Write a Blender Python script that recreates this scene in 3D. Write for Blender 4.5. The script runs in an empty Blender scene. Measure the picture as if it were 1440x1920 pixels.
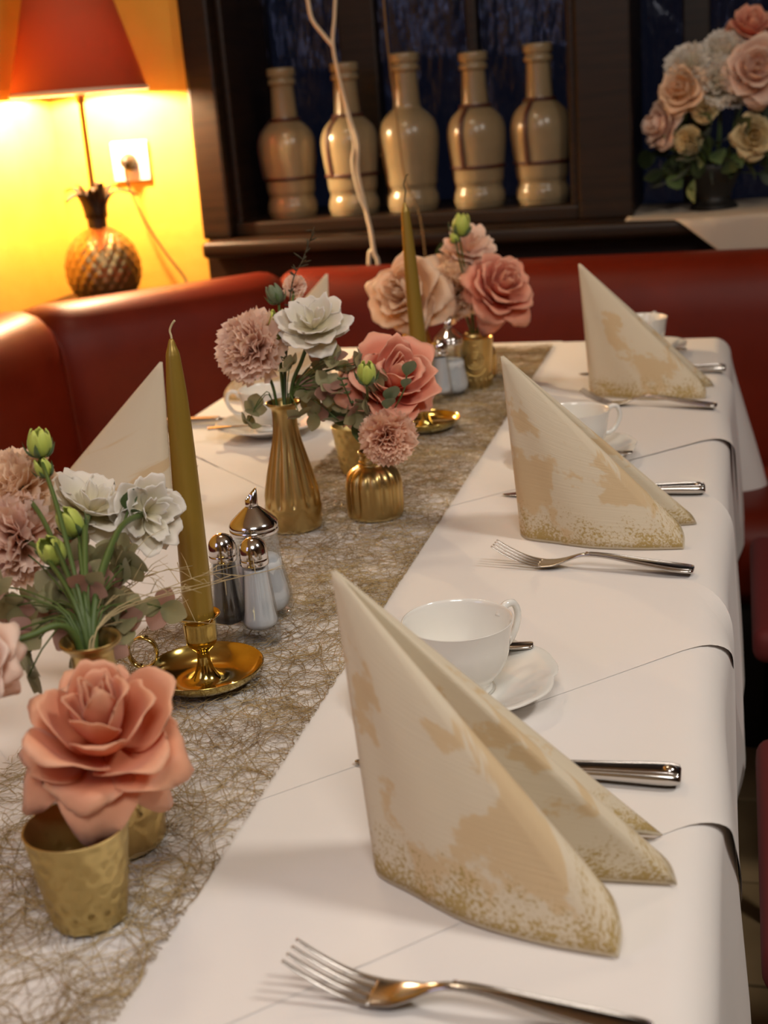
import bpy, bmesh, math, random
import numpy as np
from mathutils import Vector, Matrix
PI = math.pi
S = bpy.context.scene
COL = S.collection
rng = random.Random(7)

# ------------------------------------------------------------------ camera
cam_d = bpy.data.cameras.new('camera'); cam = bpy.data.objects.new('camera', cam_d); COL.objects.link(cam)
cam_d.sensor_fit = 'VERTICAL'; cam_d.sensor_height = 24.0; cam_d.lens = 31.25
cam.matrix_world = Matrix(((0.96724200, -0.00457449, 0.25381486, 0.0),
                           (0.24276522, 0.30897391, -0.91956521, 0.0),
                           (-0.07421563, 0.95105951, 0.29996307, 1.20),
                           (0, 0, 0, 1)))
cam_d.clip_start = 0.02; cam_d.clip_end = 60
cam_d.dof.use_dof = True; cam_d.dof.focus_distance = 1.12; cam_d.dof.aperture_fstop = 5.2
S.camera = cam

# ------------------------------------------------------------------ world (dusk outside the windows)
w = bpy.data.worlds.new('dusk'); S.world = w; w.use_nodes = True
bg = w.node_tree.nodes['Background']; bg.inputs[0].default_value = (0.12, 0.14, 0.26, 1); bg.inputs[1].default_value = 0.035

# ------------------------------------------------------------------ lamps of the room
def area(name, loc, tgt, size, power, col):
    l = bpy.data.lights.new(name, 'AREA'); l.energy = power; l.color = col; l.size = size; l.shape = 'DISK'
    o = bpy.data.objects.new(name, l); COL.objects.link(o); o.location = loc
    o.rotation_euler = (Vector(tgt) - Vector(loc)).to_track_quat('-Z', 'Y').to_euler()
    return o
area('ceiling_lamp', (1.05, 0.85, 2.35), (-0.3, 0.9, 0.75), 0.30, 14.5, (1.0, 0.93, 0.84))
area('ceiling_lamp', (0.1, -0.5, 2.45), (-0.3, 0.8, 0.75), 0.8, 22, (1.0, 0.94, 0.87))
area('ceiling_lamp', (-0.75, 1.75, 2.4), (-0.75, 2.1, 0.75), 0.30, 5, (1.0, 0.80, 0.56))
area('dusk_window_light', (-1.45, -0.4, 1.7), (-0.4, 1.2, 0.8), 0.9, 4.5, (0.52, 0.6, 1.0))

# ------------------------------------------------------------------ view
S.view_settings.view_transform = 'Standard'; S.view_settings.look = 'None'
S.view_settings.gamma = 1; S.view_settings.use_curve_mapping = False
S.view_settings.exposure = 0.0
S.cycles.max_bounces = 8; S.cycles.transparent_max_bounces = 8
S.cycles.caustics_reflective = False; S.cycles.caustics_refractive = False
S.cycles.sample_clamp_indirect = 6

# ------------------------------------------------------------------ materials
def mat(name, col, rough=0.6, metal=0.0, **k):
    m = bpy.data.materials.new(name); m.use_nodes = True
    b = m.node_tree.nodes['Principled BSDF']
    b.inputs['Base Color'].default_value = (*col, 1); b.inputs['Roughness'].default_value = rough
    b.inputs['Metallic'].default_value = metal
    for n, v in k.items(): b.inputs[n.replace('_', ' ')].default_value = v
    return m
def nd(m, t, **k):
    n = m.node_tree.nodes.new(t)
    for a, v in k.items():
        if a in n.inputs: n.inputs[a].default_value = v
        else: setattr(n, a, v)
    return n
def lk(m, a, b): m.node_tree.links.new(a, b)
def P(m): return m.node_tree.nodes['Principled BSDF']
def ramp(m, fac, stops):
    r = nd(m, 'ShaderNodeValToRGB'); cr = r.color_ramp
    while len(cr.elements) < len(stops): cr.elements.new(0.5)
    for e, (p, c) in zip(cr.elements, stops): e.position = p; e.color = (*c, 1)
    lk(m, fac, r.inputs[0]); return r.outputs[0]
def noise(m, scale, detail=3, coord='Object', stretch=None, rough=0.55):
    tc = nd(m, 'ShaderNodeTexCoord'); n = nd(m, 'ShaderNodeTexNoise'); n.inputs['Scale'].default_value = scale
    n.inputs['Detail'].default_value = detail; n.inputs['Roughness'].default_value = rough
    o = tc.outputs[coord]
    if stretch:
        mp = nd(m, 'ShaderNodeMapping'); mp.inputs['Scale'].default_value = stretch; lk(m, o, mp.inputs[0]); o = mp.outputs[0]
    lk(m, o, n.inputs['Vector']); return n.outputs['Fac']
def bump(m, h, strength=0.3, dist=0.002):
    b = nd(m, 'ShaderNodeBump'); b.inputs['Strength'].default_value = strength; b.inputs['Distance'].default_value = dist
    lk(m, h, b.inputs['Height']); lk(m, b.outputs[0], P(m).inputs['Normal']); return b
def translucent(m, col_out, amt):
    nt = m.node_tree; out = [n for n in nt.nodes if n.type == 'OUTPUT_MATERIAL'][0]
    t = nd(m, 'ShaderNodeBsdfTranslucent'); mx = nd(m, 'ShaderNodeMixShader'); mx.inputs[0].default_value = amt
    if isinstance(col_out, tuple): t.inputs[0].default_value = (*col_out, 1)
    else: lk(m, col_out, t.inputs[0])
    lk(m, P(m).outputs[0], mx.inputs[1]); lk(m, t.outputs[0], mx.inputs[2]); lk(m, mx.outputs[0], out.inputs['Surface'])

M = {}
m = M['wall'] = mat('yellow_plaster', (0.82, 0.46, 0.10), 0.75)
lk(m, ramp(m, noise(m, 6, 4), [(0.3, (0.76, 0.38, 0.038)), (0.7, (0.84, 0.46, 0.062))]), P(m).inputs['Base Color'])
bump(m, noise(m, 40, 4), 0.3, 0.004)
M['ceiling'] = mat('ceiling_paint', (0.62, 0.52, 0.38), 0.9)
M['darkwall'] = mat('brown_plaster', (0.30, 0.19, 0.10), 0.9)
m = M['wood'] = mat('dark_stained_wood', (0.05, 0.025, 0.010), 0.42, Specular_IOR_Level=0.3)
lk(m, ramp(m, noise(m, 5, 4, stretch=(1, 1, 14)), [(0.3, (0.009, 0.0042, 0.002)), (0.7, (0.022, 0.010, 0.004))]), P(m).inputs['Base Color'])
m = M['leather'] = mat('red_leather', (0.30, 0.022, 0.010), 0.44, Specular_IOR_Level=0.2)
lk(m, ramp(m, noise(m, 9, 3), [(0.3, (0.105, 0.0085, 0.0020)), (0.7, (0.140, 0.0125, 0.0035))]), P(m).inputs['Base Color'])
bump(m, noise(m, 260, 3), 0.18, 0.001)
M['seatred'] = mat('dark_red_upholstery', (0.13, 0.010, 0.009), 0.7)
M['black'] = mat('black_stained_wood', (0.010, 0.009, 0.008), 0.5)
m = M['cloth'] = mat('white_damask_cloth', (0.80, 0.76, 0.73), 0.82, Sheen_Weight=0.15)
bump(m, noise(m, 11, 4, rough=0.6), 0.22, 0.006)
m = M['fibre'] = mat('golden_fibre', (0.36, 0.245, 0.10), 0.5)
lk(m, ramp(m, noise(m, 14, 2), [(0.3, (0.25, 0.16, 0.065)), (0.7, (0.46, 0.34, 0.16))]), P(m).inputs['Base Color'])
def gold(name, col, rough, bmp=None):
    m = mat(name, col, rough, 1.0)
    if bmp: bump(m, noise(m, bmp[0], 3), bmp[1], 0.002)
    return m
M['gold'] = gold('matt_gold_paint', (0.58, 0.42, 0.17), 0.33, (90, 0.06))
M['hammered'] = gold('hammered_gold', (0.58, 0.45, 0.19), 0.42, (60, 0.08))
M['leafbrass'] = mat('dark_brass_leaf', (0.016, 0.009, 0.003), 0.55)
M['brass'] = gold('polished_brass', (0.60, 0.45, 0.14), 0.13)
M['antique'] = gold('aged_brass', (0.36, 0.26, 0.12), 0.40, (70, 0.25))
M['steel'] = mat('polished_steel', (0.56, 0.53, 0.50), 0.16, 1.0)
M['chrome'] = mat('chrome', (0.62, 0.60, 0.60), 0.12, 1.0)
M['china'] = mat('white_china', (0.82, 0.80, 0.75), 0.12, Coat_Weight=0.5)
M['candle'] = mat('gold_candle_wax', (0.30, 0.19, 0.03), 0.34, 0.35)
M['wick'] = mat('candle_wick', (0.55, 0.45, 0.25), 0.8)
def thin_glass(name, tint, rough, base=.07, bmp=None):
    m = mat(name, tint, rough); nt = m.node_tree; out = [n for n in nt.nodes if n.type == 'OUTPUT_MATERIAL'][0]
    t = nd(m, 'ShaderNodeBsdfTransparent'); t.inputs[0].default_value = (*tint, 1); g = nd(m, 'ShaderNodeBsdfGlossy'); g.inputs['Roughness'].default_value = rough
    fr = nd(m, 'ShaderNodeLayerWeight'); fr.inputs[0].default_value = 0.5; mx = nd(m, 'ShaderNodeMixShader')
    pw = nd(m, 'ShaderNodeMath', operation='POWER'); lk(m, fr.outputs['Facing'], pw.inputs[0]); pw.inputs[1].default_value = 4.0
    sc = nd(m, 'ShaderNodeMath', operation='MULTIPLY_ADD'); lk(m, pw.outputs[0], sc.inputs[0]); sc.inputs[1].default_value = 0.85; sc.inputs[2].default_value = base
    lk(m, sc.outputs[0], mx.inputs[0]); lk(m, t.outputs[0], mx.inputs[1]); lk(m, g.outputs[0], mx.inputs[2]); lk(m, mx.outputs[0], out.inputs['Surface'])
    if bmp:
        b = bump(m, noise(m, bmp[0], 3, stretch=bmp[1]), bmp[2], bmp[3]); lk(m, b.outputs[0], g.inputs['Normal']); lk(m, b.outputs[0], fr.inputs['Normal'])
    return m
M['glass'] = thin_glass('clear_glass', (0.90, 0.92, 0.94), 0.03, .08)
M['salt'] = mat('white_salt', (0.86, 0.84, 0.82), 0.85)
M['pepper'] = mat('ground_pepper', (0.045, 0.035, 0.028), 0.9)
M['pane'] = thin_glass('antique_window_glass', (0.72, 0.74, 0.82), 0.12, .025, (13, (1.6, 1, 0.5), 0.6, 0.02))
m = M['stone'] = mat('cream_glazed_stoneware', (0.66, 0.55, 0.38), 0.24)
lk(m, ramp(m, noise(m, 7, 3), [(0.3, (0.20, 0.15, 0.085)), (0.7, (0.28, 0.215, 0.13))]), P(m).inputs['Base Color'])
M['strap'] = mat('brown_leather_strap', (0.055, 0.014, 0.008), 0.5)
M['linen'] = mat('cream_linen', (0.50, 0.42, 0.34), 0.85)
M['twig'] = mat('whitewashed_twig', (0.62, 0.52, 0.38), 0.7)
M['twigdark'] = mat('brown_twig', (0.17, 0.10, 0.035), 0.7)
M['sprig'] = mat('dark_sprig', (0.035, 0.03, 0.012), 0.7)
M['straw'] = mat('dry_grass', (0.50, 0.38, 0.20), 0.7)
M['stem'] = mat('green_stem', (0.075, 0.12, 0.025), 0.5)
M['plug'] = mat('grey_plug', (0.035, 0.026, 0.014), 0.5)
M['switch'] = mat('white_plastic', (0.75, 0.72, 0.65), 0.4)
M['cord'] = mat('lamp_cord', (0.012, 0.008, 0.003), 0.5)
m = M['tile'] = mat('tan_floor_tile', (0.33, 0.22, 0.11), 0.45)
lk(m, ramp(m, noise(m, 5, 3), [(0.3, (0.26, 0.17, 0.08)), (0.7, (0.40, 0.28, 0.15))]), P(m).inputs['Base Color'])
M['grout'] = mat('grout', (0.07, 0.05, 0.03), 0.9)
m = M['shade'] = mat('red_shade_fabric', (0.46, 0.085, 0.030), 0.8); translucent(m, (0.30, 0.045, 0.012), 0.12)
M['shadetrim'] = mat('pale_trim', (0.75, 0.60, 0.45), 0.6)
m = M['bulb'] = mat('lit_bulb', (1, 0.8, 0.5)); P(m).inputs['Emission Color'].default_value = (1, 0.75, 0.42, 1); P(m).inputs['Emission Strength'].default_value = 2300

def petal_mat(name, base, edge, tr=0.38, mid=0.55):
    m = mat(name, base, 0.55, Sheen_Weight=0.2)
    uv = nd(m, 'ShaderNodeUVMap'); sp = nd(m, 'ShaderNodeSeparateXYZ'); lk(m, uv.outputs[0], sp.inputs[0])
    n = noise(m, 55, 2)
    ad = nd(m, 'ShaderNodeMath', operation='MULTIPLY_ADD'); ad.inputs[1].default_value = 0.25; lk(m, n, ad.inputs[0]); lk(m, sp.outputs[1], ad.inputs[2])
    sb = nd(m, 'ShaderNodeMath', operation='SUBTRACT'); lk(m, ad.outputs[0], sb.inputs[0]); sb.inputs[1].default_value = 0.125
    c = ramp(m, sb.outputs[0], [(0.1, base), (mid, tuple((a + b) / 2 for a, b in zip(base, edge))), (1.0, edge)])
    lk(m, c, P(m).inputs['Base Color']); translucent(m, c, tr)
    return m
M['coral'] = petal_mat('coral_petal', (0.86, 0.29, 0.13), (0.95, 0.57, 0.37))
M['coralpink'] = petal_mat('pink_coral_petal', (0.86, 0.22, 0.11), (0.95, 0.54, 0.38))
M['peach'] = petal_mat('peach_petal', (0.93, 0.6, 0.3), (0.94, 0.74, 0.56))
M['palepink'] = petal_mat('pale_pink_petal', (0.92, 0.6, 0.45), (0.96, 0.78, 0.66))
M['blush'] = petal_mat('blush_petal', (0.88, 0.52, 0.37), (0.94, 0.74, 0.62))
M['salmon'] = petal_mat('salmon_petal', (0.9, 0.48, 0.32), (0.96, 0.7, 0.54))
M['ivory'] = petal_mat('ivory_petal', (0.8, 0.74, 0.52), (0.9, 0.86, 0.81))
M['yellowish'] = petal_mat('butter_petal', (0.72, 0.52, 0.20), (0.82, 0.70, 0.42))
M['lime'] = petal_mat('lime_bud', (0.25, 0.36, 0.03), (0.62, 0.68, 0.13), 0.15)
M['leaf'] = petal_mat('green_leaf', (0.07, 0.12, 0.03), (0.11, 0.17, 0.06), 0.2)
M['greyleaf'] = petal_mat('grey_green_leaf', (0.12, 0.16, 0.07), (0.20, 0.25, 0.14), 0.2)
M['sepal'] = petal_mat('faded_green_sepal', (0.24, 0.23, 0.10), (0.34, 0.30, 0.16), 0.3)
M['sepalrose'] = petal_mat('faded_mauve_sepal', (0.34, 0.17, 0.12), (0.44, 0.25, 0.19), 0.3)
M['darkleaf'] = petal_mat('dark_leaf', (0.018, 0.035, 0.008), (0.04, 0.065, 0.014), 0.15)

# napkin paper: cream with tan clouds and a gold lace print along the hem (uv = metres along hem, metres above hem)
m = M['napkin'] = mat('printed_linen_paper', (0.8, 0.7, 0.55), 0.75, Sheen_Weight=0.15)
uv = nd(m, 'ShaderNodeUVMap')
def uvnoise(scale, detail, st=(1, 1, 1), rough=0.55):
    mp = nd(m, 'ShaderNodeMapping'); mp.inputs['Scale'].default_value = st; lk(m, uv.outputs[0], mp.inputs[0])
    n = nd(m, 'ShaderNodeTexNoise'); n.inputs['Scale'].default_value = scale; n.inputs['Detail'].default_value = detail; n.inputs['Roughness'].default_value = rough
    lk(m, mp.outputs[0], n.inputs['Vector']); return n.outputs['Fac']
def math_(op, a, b=None, c=None):
    n = nd(m, 'ShaderNodeMath', operation=op)
    for i, x in enumerate((a, b, c)):
        if x is None: continue
        if isinstance(x, (int, float)): n.inputs[i].default_value = x
        else: lk(m, x, n.inputs[i])
    return n.outputs[0]
sp = nd(m, 'ShaderNodeSeparateXYZ'); lk(m, uv.outputs[0], sp.inputs[0]); U, V = sp.outputs[0], sp.outputs[1]
cloud = uvnoise(11, 5, rough=0.6)
# the tan clouds belong to the middle of the print
mid_ = math_('ABSOLUTE', math_('SUBTRACT', V, 0.085)); low = math_('MULTIPLY', math_('SUBTRACT', 0.055, mid_), 2.2); low = math_('MINIMUM', low, 0.03)
cl = math_('ADD', cloud, low)
base = ramp(m, cl, [(0.545, (0.90, 0.81, 0.64)), (0.575, (0.84, 0.67, 0.42))])
fine = uvnoise(330, 4, (1, 1, 1), 0.75)
hem = math_('SUBTRACT', 0.034, V); hem = math_('MULTIPLY', hem, 9.0)                       # 0.3 at the hem, nothing at 34 mm
patch = uvnoise(38, 4)
hem = math_('ADD', hem, math_('MULTIPLY', math_('SUBTRACT', patch, 0.5), 0.9))
hem = math_('ADD', hem, math_('MULTIPLY', math_('SUBTRACT', fine, 0.5), 1.9))
lace = math_('MULTIPLY', math_('SUBTRACT', hem, 0.13), 7.0)
cp = nd(m, 'ShaderNodeClamp'); lk(m, lace, cp.inputs[0])
top = math_('LESS_THAN', V, 0.05); edge_ = math_('GREATER_THAN', V, 0.0022)
fac = math_('MULTIPLY', math_('MULTIPLY', cp.outputs[0], top), edge_); fac = math_('MULTIPLY', fac, 0.85)
mix = nd(m, 'ShaderNodeMix', data_type='RGBA'); lk(m, fac, mix.inputs[0]); lk(m, base, mix.inputs[6]); mix.inputs[7].default_value = (0.56, 0.385, 0.085, 1)
lk(m, mix.outputs[2], P(m).inputs['Base Color'])
bump(m, uvnoise(130, 3, (0.12, 3.2, 1)), 0.30, 0.0016)
translucent(m, mix.outputs[2], 0.38)

# ------------------------------------------------------------------ mesh helpers
def mesh(name, v, f, mt, parent=None, smooth=True, uv=None, loc=None):
    me = bpy.data.meshes.new(name); me.from_pydata([tuple(map(float, p)) for p in v], [], [tuple(map(int, q)) for q in f])
    me.materials.append(mt if not isinstance(mt, str) else M[mt])
    if smooth: me.polygons.foreach_set('use_smooth', [True] * len(me.polygons))
    if uv is not None:
        l = me.uv_layers.new(name='UVMap'); idx = np.empty(len(me.loops), dtype=np.int32); me.loops.foreach_get('vertex_index', idx)
        l.data.foreach_set('uv', np.asarray(uv, dtype=np.float32)[idx].ravel())
    me.update()
    return link(name, me, parent, loc)
def link(name, me, parent=None, loc=None):
    o = bpy.data.objects.new(name, me); COL.objects.link(o)
    if parent is not None: o.parent = parent
    if loc is not None: o.location = loc
    return o
def thing(name, label, cat, loc=(0, 0, 0), rz=0, group=None):
    o = bpy.data.objects.new(name, None); COL.objects.link(o); o.location = loc; o.rotation_euler = (0, 0, rz)
    o.empty_display_size = 0.05
    return tag(o, label, cat, group)
def tag(o, label, cat, group=None):
    o['label'] = label; o['category'] = cat
    if group: o['group'] = group
    return o
def struct(o, label=None):
    o['kind'] = 'structure'
    if label: o['label'] = label
    return o
def dup(root, loc, rz=0, label=None, group=None):
    def rec(o, par):
        c = o.copy(); COL.objects.link(c)
        if par: c.parent = par
        for ch in list(o.children): rec(ch, c)
        return c
    r = rec(root, None); r.location = loc; r.rotation_euler = (0, 0, rz)
    if label: r['label'] = label
    if group: r['group'] = group
    return r
def lathe(prof, n=48, mod=None, cap0=False, cap1=False):
    v, f = [], []
    for i, (r, z) in enumerate(prof):
        for k in range(n):
            a = 2 * PI * k / n; rr = r * (mod(a, z, r, i) if mod else 1)
            v.append((rr * math.cos(a), rr * math.sin(a), z))
    for i in range(len(prof) - 1):
        for k in range(n):
            a, b = i * n + k, i * n + (k + 1) % n
            f.append((a, b, b + n, a + n))
    if cap0: f.append(tuple(reversed(range(n))))
    if cap1: f.append(tuple(range((len(prof) - 1) * n, len(prof) * n)))
    return v, f
def frames(pts):
    pts = [Vector(p) for p in pts]; T = []
    for i in range(len(pts)):
        t = pts[min(i + 1, len(pts) - 1)] - pts[max(i - 1, 0)]; T.append(t.normalized())
    up = Vector((0, 0, 1)) if abs(T[0].z) < 0.9 else Vector((1, 0, 0))
    N = []; n = (up - T[0] * up.dot(T[0])).normalized()
    for t in T:
        n = (n - t * n.dot(t)).normalized(); N.append(n)
    return pts, T, N
def tube(pts, rad, n=8, cap=True):
    pts, T, N = frames(pts); v, f = [], []
    if not hasattr(rad, '__len__'): rad = [rad] * len(pts)
    for p, t, nn, r in zip(pts, T, N, rad):
        b = t.cross(nn)
        for k in range(n):
            a = 2 * PI * k / n; v.append(p + nn * (r * math.cos(a)) + b * (r * math.sin(a)))
    for i in range(len(pts) - 1):
        for k in range(n):
            a, b = i * n + k, i * n + (k + 1) % n; f.append((a, b, b + n, a + n))
    if cap: f.append(tuple(reversed(range(n)))); f.append(tuple(range((len(pts) - 1) * n, len(pts) * n)))
    return v, f
def join(*vf):
    V, F = [], []
    for v, f in vf:
        o = len(V); V += list(v); F += [tuple(i + o for i in q) for q in f]
    return V, F
def spline(pts, n=8):
    pts = [np.array(p, float) for p in pts]; out = []
    for i in range(len(pts) - 1):
        p0, p1, p2, p3 = pts[max(i - 1, 0)], pts[i], pts[i + 1], pts[min(i + 2, len(pts) - 1)]
        for k in range(n):
            t = k / n
            out.append(0.5 * ((2 * p1) + (p2 - p0) * t + (2 * p0 - 5 * p1 + 4 * p2 - p3) * t * t + (3 * p1 - p0 - 3 * p2 + p3) * t ** 3))
    out.append(pts[-1]); return out
def sweep(pts, wid, thk, n=14, e=2.6):
    """flat rounded bar along pts in the xz plane: width along y, thickness along the normal"""
    v, f = [], []; pts = [np.array(p, float) for p in pts]
    for i, p in enumerate(pts):
        t = pts[min(i + 1, len(pts) - 1)] - pts[max(i - 1, 0)]; t /= np.linalg.norm(t); nn = np.array([-t[2], 0, t[0]])
        for k in range(n):
            a = 2 * PI * k / n; c, s = math.cos(a), math.sin(a)
            y = math.copysign(abs(c) ** (2 / e), c) * wid[i] / 2; h = math.copysign(abs(s) ** (2 / e), s) * thk[i] / 2
            v.append((p[0] + nn[0] * h, p[1] + y, p[2] + nn[2] * h))
    for i in range(len(pts) - 1):
        for k in range(n):
            a, b = i * n + k, i * n + (k + 1) % n; f.append((a, b, b + n, a + n))
    f.append(tuple(reversed(range(n)))); f.append(tuple(range((len(pts) - 1) * n, len(pts) * n)))
    return v, f
def grid(fn, nu, nv):
    v = [fn(i / nu, j / nv) for j in range(nv + 1) for i in range(nu + 1)]
    f = [(j * (nu + 1) + i, j * (nu + 1) + i + 1, (j + 1) * (nu + 1) + i + 1, (j + 1) * (nu + 1) + i) for j in range(nv) for i in range(nu)]
    uv = [(i / nu, j / nv) for j in range(nv + 1) for i in range(nu + 1)]
    return v, f, uv
def box(name, lo, hi, mt, parent=None, bev=0.003, seg=2, origin=True):
    bm = bmesh.new(); bmesh.ops.create_cube(bm, size=1)
    lo, hi = Vector(lo), Vector(hi); c = (lo + hi) / 2; d = hi - lo
    for q in bm.verts: q.co = Vector((q.co.x * d.x, q.co.y * d.y, q.co.z * d.z))
    if bev: bmesh.ops.bevel(bm, geom=bm.edges[:], offset=min(bev, min(d) * 0.45), segments=seg, affect='EDGES', profile=0.6)
    me = bpy.data.meshes.new(name); bm.to_mesh(me); bm.free(); me.materials.append(M[mt])
    if seg > 2: me.polygons.foreach_set('use_smooth', [True] * len(me.polygons))
    return link(name, me, parent, c)
def solid(o, t, off=0):
    md = o.modifiers.new('thick', 'SOLIDIFY'); md.thickness = t; md.offset = off; return o
def subd(o, n=1):
    md = o.modifiers.new('sub', 'SUBSURF'); md.levels = n; md.render_levels = n; return o
def axis_matrix(ax, roll=0):
    z = Vector(ax).normalized(); q = Vector((0, 0, 1)).rotation_difference(z)
    return q.to_matrix().to_4x4() @ Matrix.Rotation(roll, 4, 'Z')

# ------------------------------------------------------------------ setting
XL, YB, ZC, XR, YF = -1.54, 2.95, 2.6, 2.6, -2.2
ZT = 0.7485         # top of the stacked table linen
fl = struct(box('floor', (XL - .1, YF - .1, -0.06), (XR + .1, 3.6, -0.012), 'grout', bev=0))
tm = None
for i in range(-1, 5):
    for j in range(0, 11):
        x0, y0 = -0.30 + i * 0.25, 0.35 + j * 0.25
        t = box('tile', (x0 + .003, y0 + .003, -0.015), (x0 + .247, y0 + .247, 0.0), 'tile', bev=0.003) if tm is None else link('tile', tm)
        if tm is None: tm = t.data
        t.location = (x0 + .125, y0 + .125, -0.0075); t.parent = fl; t.matrix_parent_inverse = Matrix.Translation(fl.location).inverted()
struct(box('ceiling', (XL - .1, YF - .1, ZC), (XR + .1, 3.6, ZC + .1), 'ceiling', bev=0))
struct(box('wall_left', (XL - .1, YF, 0), (XL, 3.6, ZC), 'wall', bev=0))
struct(box('wall_right', (XR, YF, 0), (XR + .1, 3.6, ZC), 'darkwall', bev=0))
struct(box('wall_front', (XL, YF - .1, 0), (XR, YF, ZC), 'darkwall', bev=0))
struct(box('wall_back', (XL, YB, 0), (-1.185, 3.30, ZC), 'wall', bev=0))
# panelled wood wall with two window niches
wl = thing('trim_1', 'dark wood casing of the bottle window', 'x'); del wl['category']; struct(wl)
box('panel', (-1.185, 2.93, 0), (XR, 3.30, 0.865), 'wood', wl)
box('casing', (-1.185, 2.915, 0.905), (-1.115, 3.30, ZC), 'wood', wl, 0.008)
box('bead', (-1.115, 2.955, 0.93), (-1.098, 3.28, ZC), 'wood', wl, 0.006)
box('post', (-0.325, 2.935, 0.905), (-0.21, 3.30, ZC), 'wood', wl, 0.006)
box('bead', (-0.345, 2.965, 0.93), (-0.325, 3.28, ZC), 'wood', wl, 0.006)
box('board', (-1.115, 2.945, 0.905), (-0.325, 3.30, 0.937), 'wood', wl, 0.006)
box('lintel', (-1.115, 2.94, 1.75), (XR, 3.30, ZC), 'wood', wl)
box('panel', (0.62, 2.93, 0.9), (XR, 3.30, 1.75), 'wood', wl)
sl = struct(box('trim_2', (-1.168, 2.855, 0.868), (1.2, 3.26, 0.905), 'wood', None, 0.014, 4), 'dark wood window sill with a rounded nose')
for n, (x0, x1, mus) in enumerate((((-1.115), -0.325, ((-0.905, -0.815), (-0.60, -0.575))), (-0.21, 0.62, ((-0.115, -0.055),)))):
    wi = thing('window_%d' % (n + 1), ('old rippled glass window behind the stoneware bottles', 'dark window behind the rose bouquet')[n], 'x'); del wi['category']; struct(wi)
    e = [x0] + [q for mu in mus for q in mu] + [x1]
    for k in range(0, len(e), 2): box('pane', (e[k], 3.225, 0.9), (e[k + 1], 3.231, 1.76), 'pane', wi, 0)
    for a, b in mus: box('mullion', (a, 3.20, 0.9), (b, 3.26, 1.76), 'wood', wi, 0.005)

# ------------------------------------------------------------------ corner bench
def bench():
    r = thing('corner_bench', 'red leather corner bench running round the back of the table', 'bench')
    path = [Vector((-1.29, -0.2)), Vector((-1.29, 2.315)), Vector((-0.925, 2.69)), Vector((1.30, 2.69))]
    outs = []
    for i in range(3):
        d = (path[i + 1] - path[i]).normalized(); outs.append(Vector((-d.y, d.x)))
    mit = [outs[0]] + [(outs[i] + outs[i + 1]) / (1 + outs[i].dot(outs[i + 1])) for i in range(2)] + [outs[2]]
    prof = [(-.075, .40), (-.075, .47), (-.072, .56), (-.066, .66), (-.058, .745), (-.047, .795), (-.030, .826), (-.005, .845), (.030, .853), (.065, .852), (.095, .840), (.112, .815), (.118, .77), (.118, .30), (.0, .30)]
    for i in range(3):
        L = (path[i + 1] - path[i]).length; ts = []
        for q in (0, .004, .012, .025, .045, .08): ts.append(q / L)
        ts = ts + [0.25, 0.5, 0.75] + [1 - q for q in reversed(ts)]
        v, f = [], []
        for t in ts:
            dd = min(t, 1 - t) * L; g = 0.022 * (1 - min(1, dd / 0.045)) ** 2.2
            p = path[i].lerp(path[i + 1], t); nn = mit[i].lerp(mit[i + 1], t)
            c = (0.03, 0.62)
            for (a, z) in prof:
                da, dz = a - c[0], z - c[1]; ln = math.hypot(da, dz)
                a2, z2 = a - da / ln * g, z - dz / ln * g
                if a <= -0.03 and 0.45 < z < .83: a2 += 0.0
                v.append((p.x + nn.x * a2, p.y + nn.y * a2, z2))
        k = len(prof)
        for j in range(len(ts) - 1):
            for q in range(k):
                f.append((j * k + q, j * k + (q + 1) % k, (j + 1) * k + (q + 1) % k, (j + 1) * k + q))
        f.append(tuple(range(k))); f.append(tuple(reversed(range((len(ts) - 1) * k, len(ts) * k))))
        o = mesh('backrest', v, [tuple(reversed(q)) for q in f], 'leather', r)
        # seat cushion of this section
        v, f = [], []
        sp_ = [(-.09, .30), (-.09, .44), (-.12, .462), (-.40, .465), (-.45, .45), (-.465, .41), (-.455, .33), (-.44, .30)]
        for t in (0, .004, .996, 1):
            p = path[i].lerp(path[i + 1], t); nn = mit[i].lerp(mit[i + 1], t)
            for a, z in sp_: v.append((p.x + nn.x * a, p.y + nn.y * a, z))
        k = len(sp_)
        for j in range(3):
            for q in range(k): f.append((j * k + q, j * k + (q + 1) % k, (j + 1) * k + (q + 1) % k, (j + 1) * k + q))
        f.append(tuple(range(k))); f.append(tuple(reversed(range(3 * k, 4 * k))))
        mesh('seat', v, f, 'leather', r)
        v, f = [], []
        sp_ = [(.10, 0), (.10, .30), (-.43, .30), (-.40, 0)]
        for t in (0, 1):
            p = path[i].lerp(path[i + 1], t); nn = mit[i].lerp(mit[i + 1], t)
            for a, z in sp_: v.append((p.x + nn.x * a, p.y + nn.y * a, z))
        for q in range(4): f.append((q, (q + 1) % 4, 4 + (q + 1) % 4, 4 + q))
        f += [(0, 1, 2, 3), (7, 6, 5, 4)]
        mesh('plinth', v, f, 'black', r, smooth=False)
bench()
# corner shelf the lamp stands on
v, f = [], []
tri = [(-1.535, 2.47), (-1.30, 2.47), (-1.07, 2.70), (-1.07, 2.925), (-1.19, 2.945), (-1.535, 2.945)]
for z in (0.0, .795):
    v += [(x, y, z) for x, y in tri]
f = [tuple(reversed(range(6))), tuple(range(6, 12))] + [(i, (i + 1) % 6, 6 + (i + 1) % 6, 6 + i) for i in range(6)]
tag(mesh('corner_shelf', v, f, 'wood', smooth=False), 'dark corner shelf behind the bench that carries the pineapple lamp', 'shelf')

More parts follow.
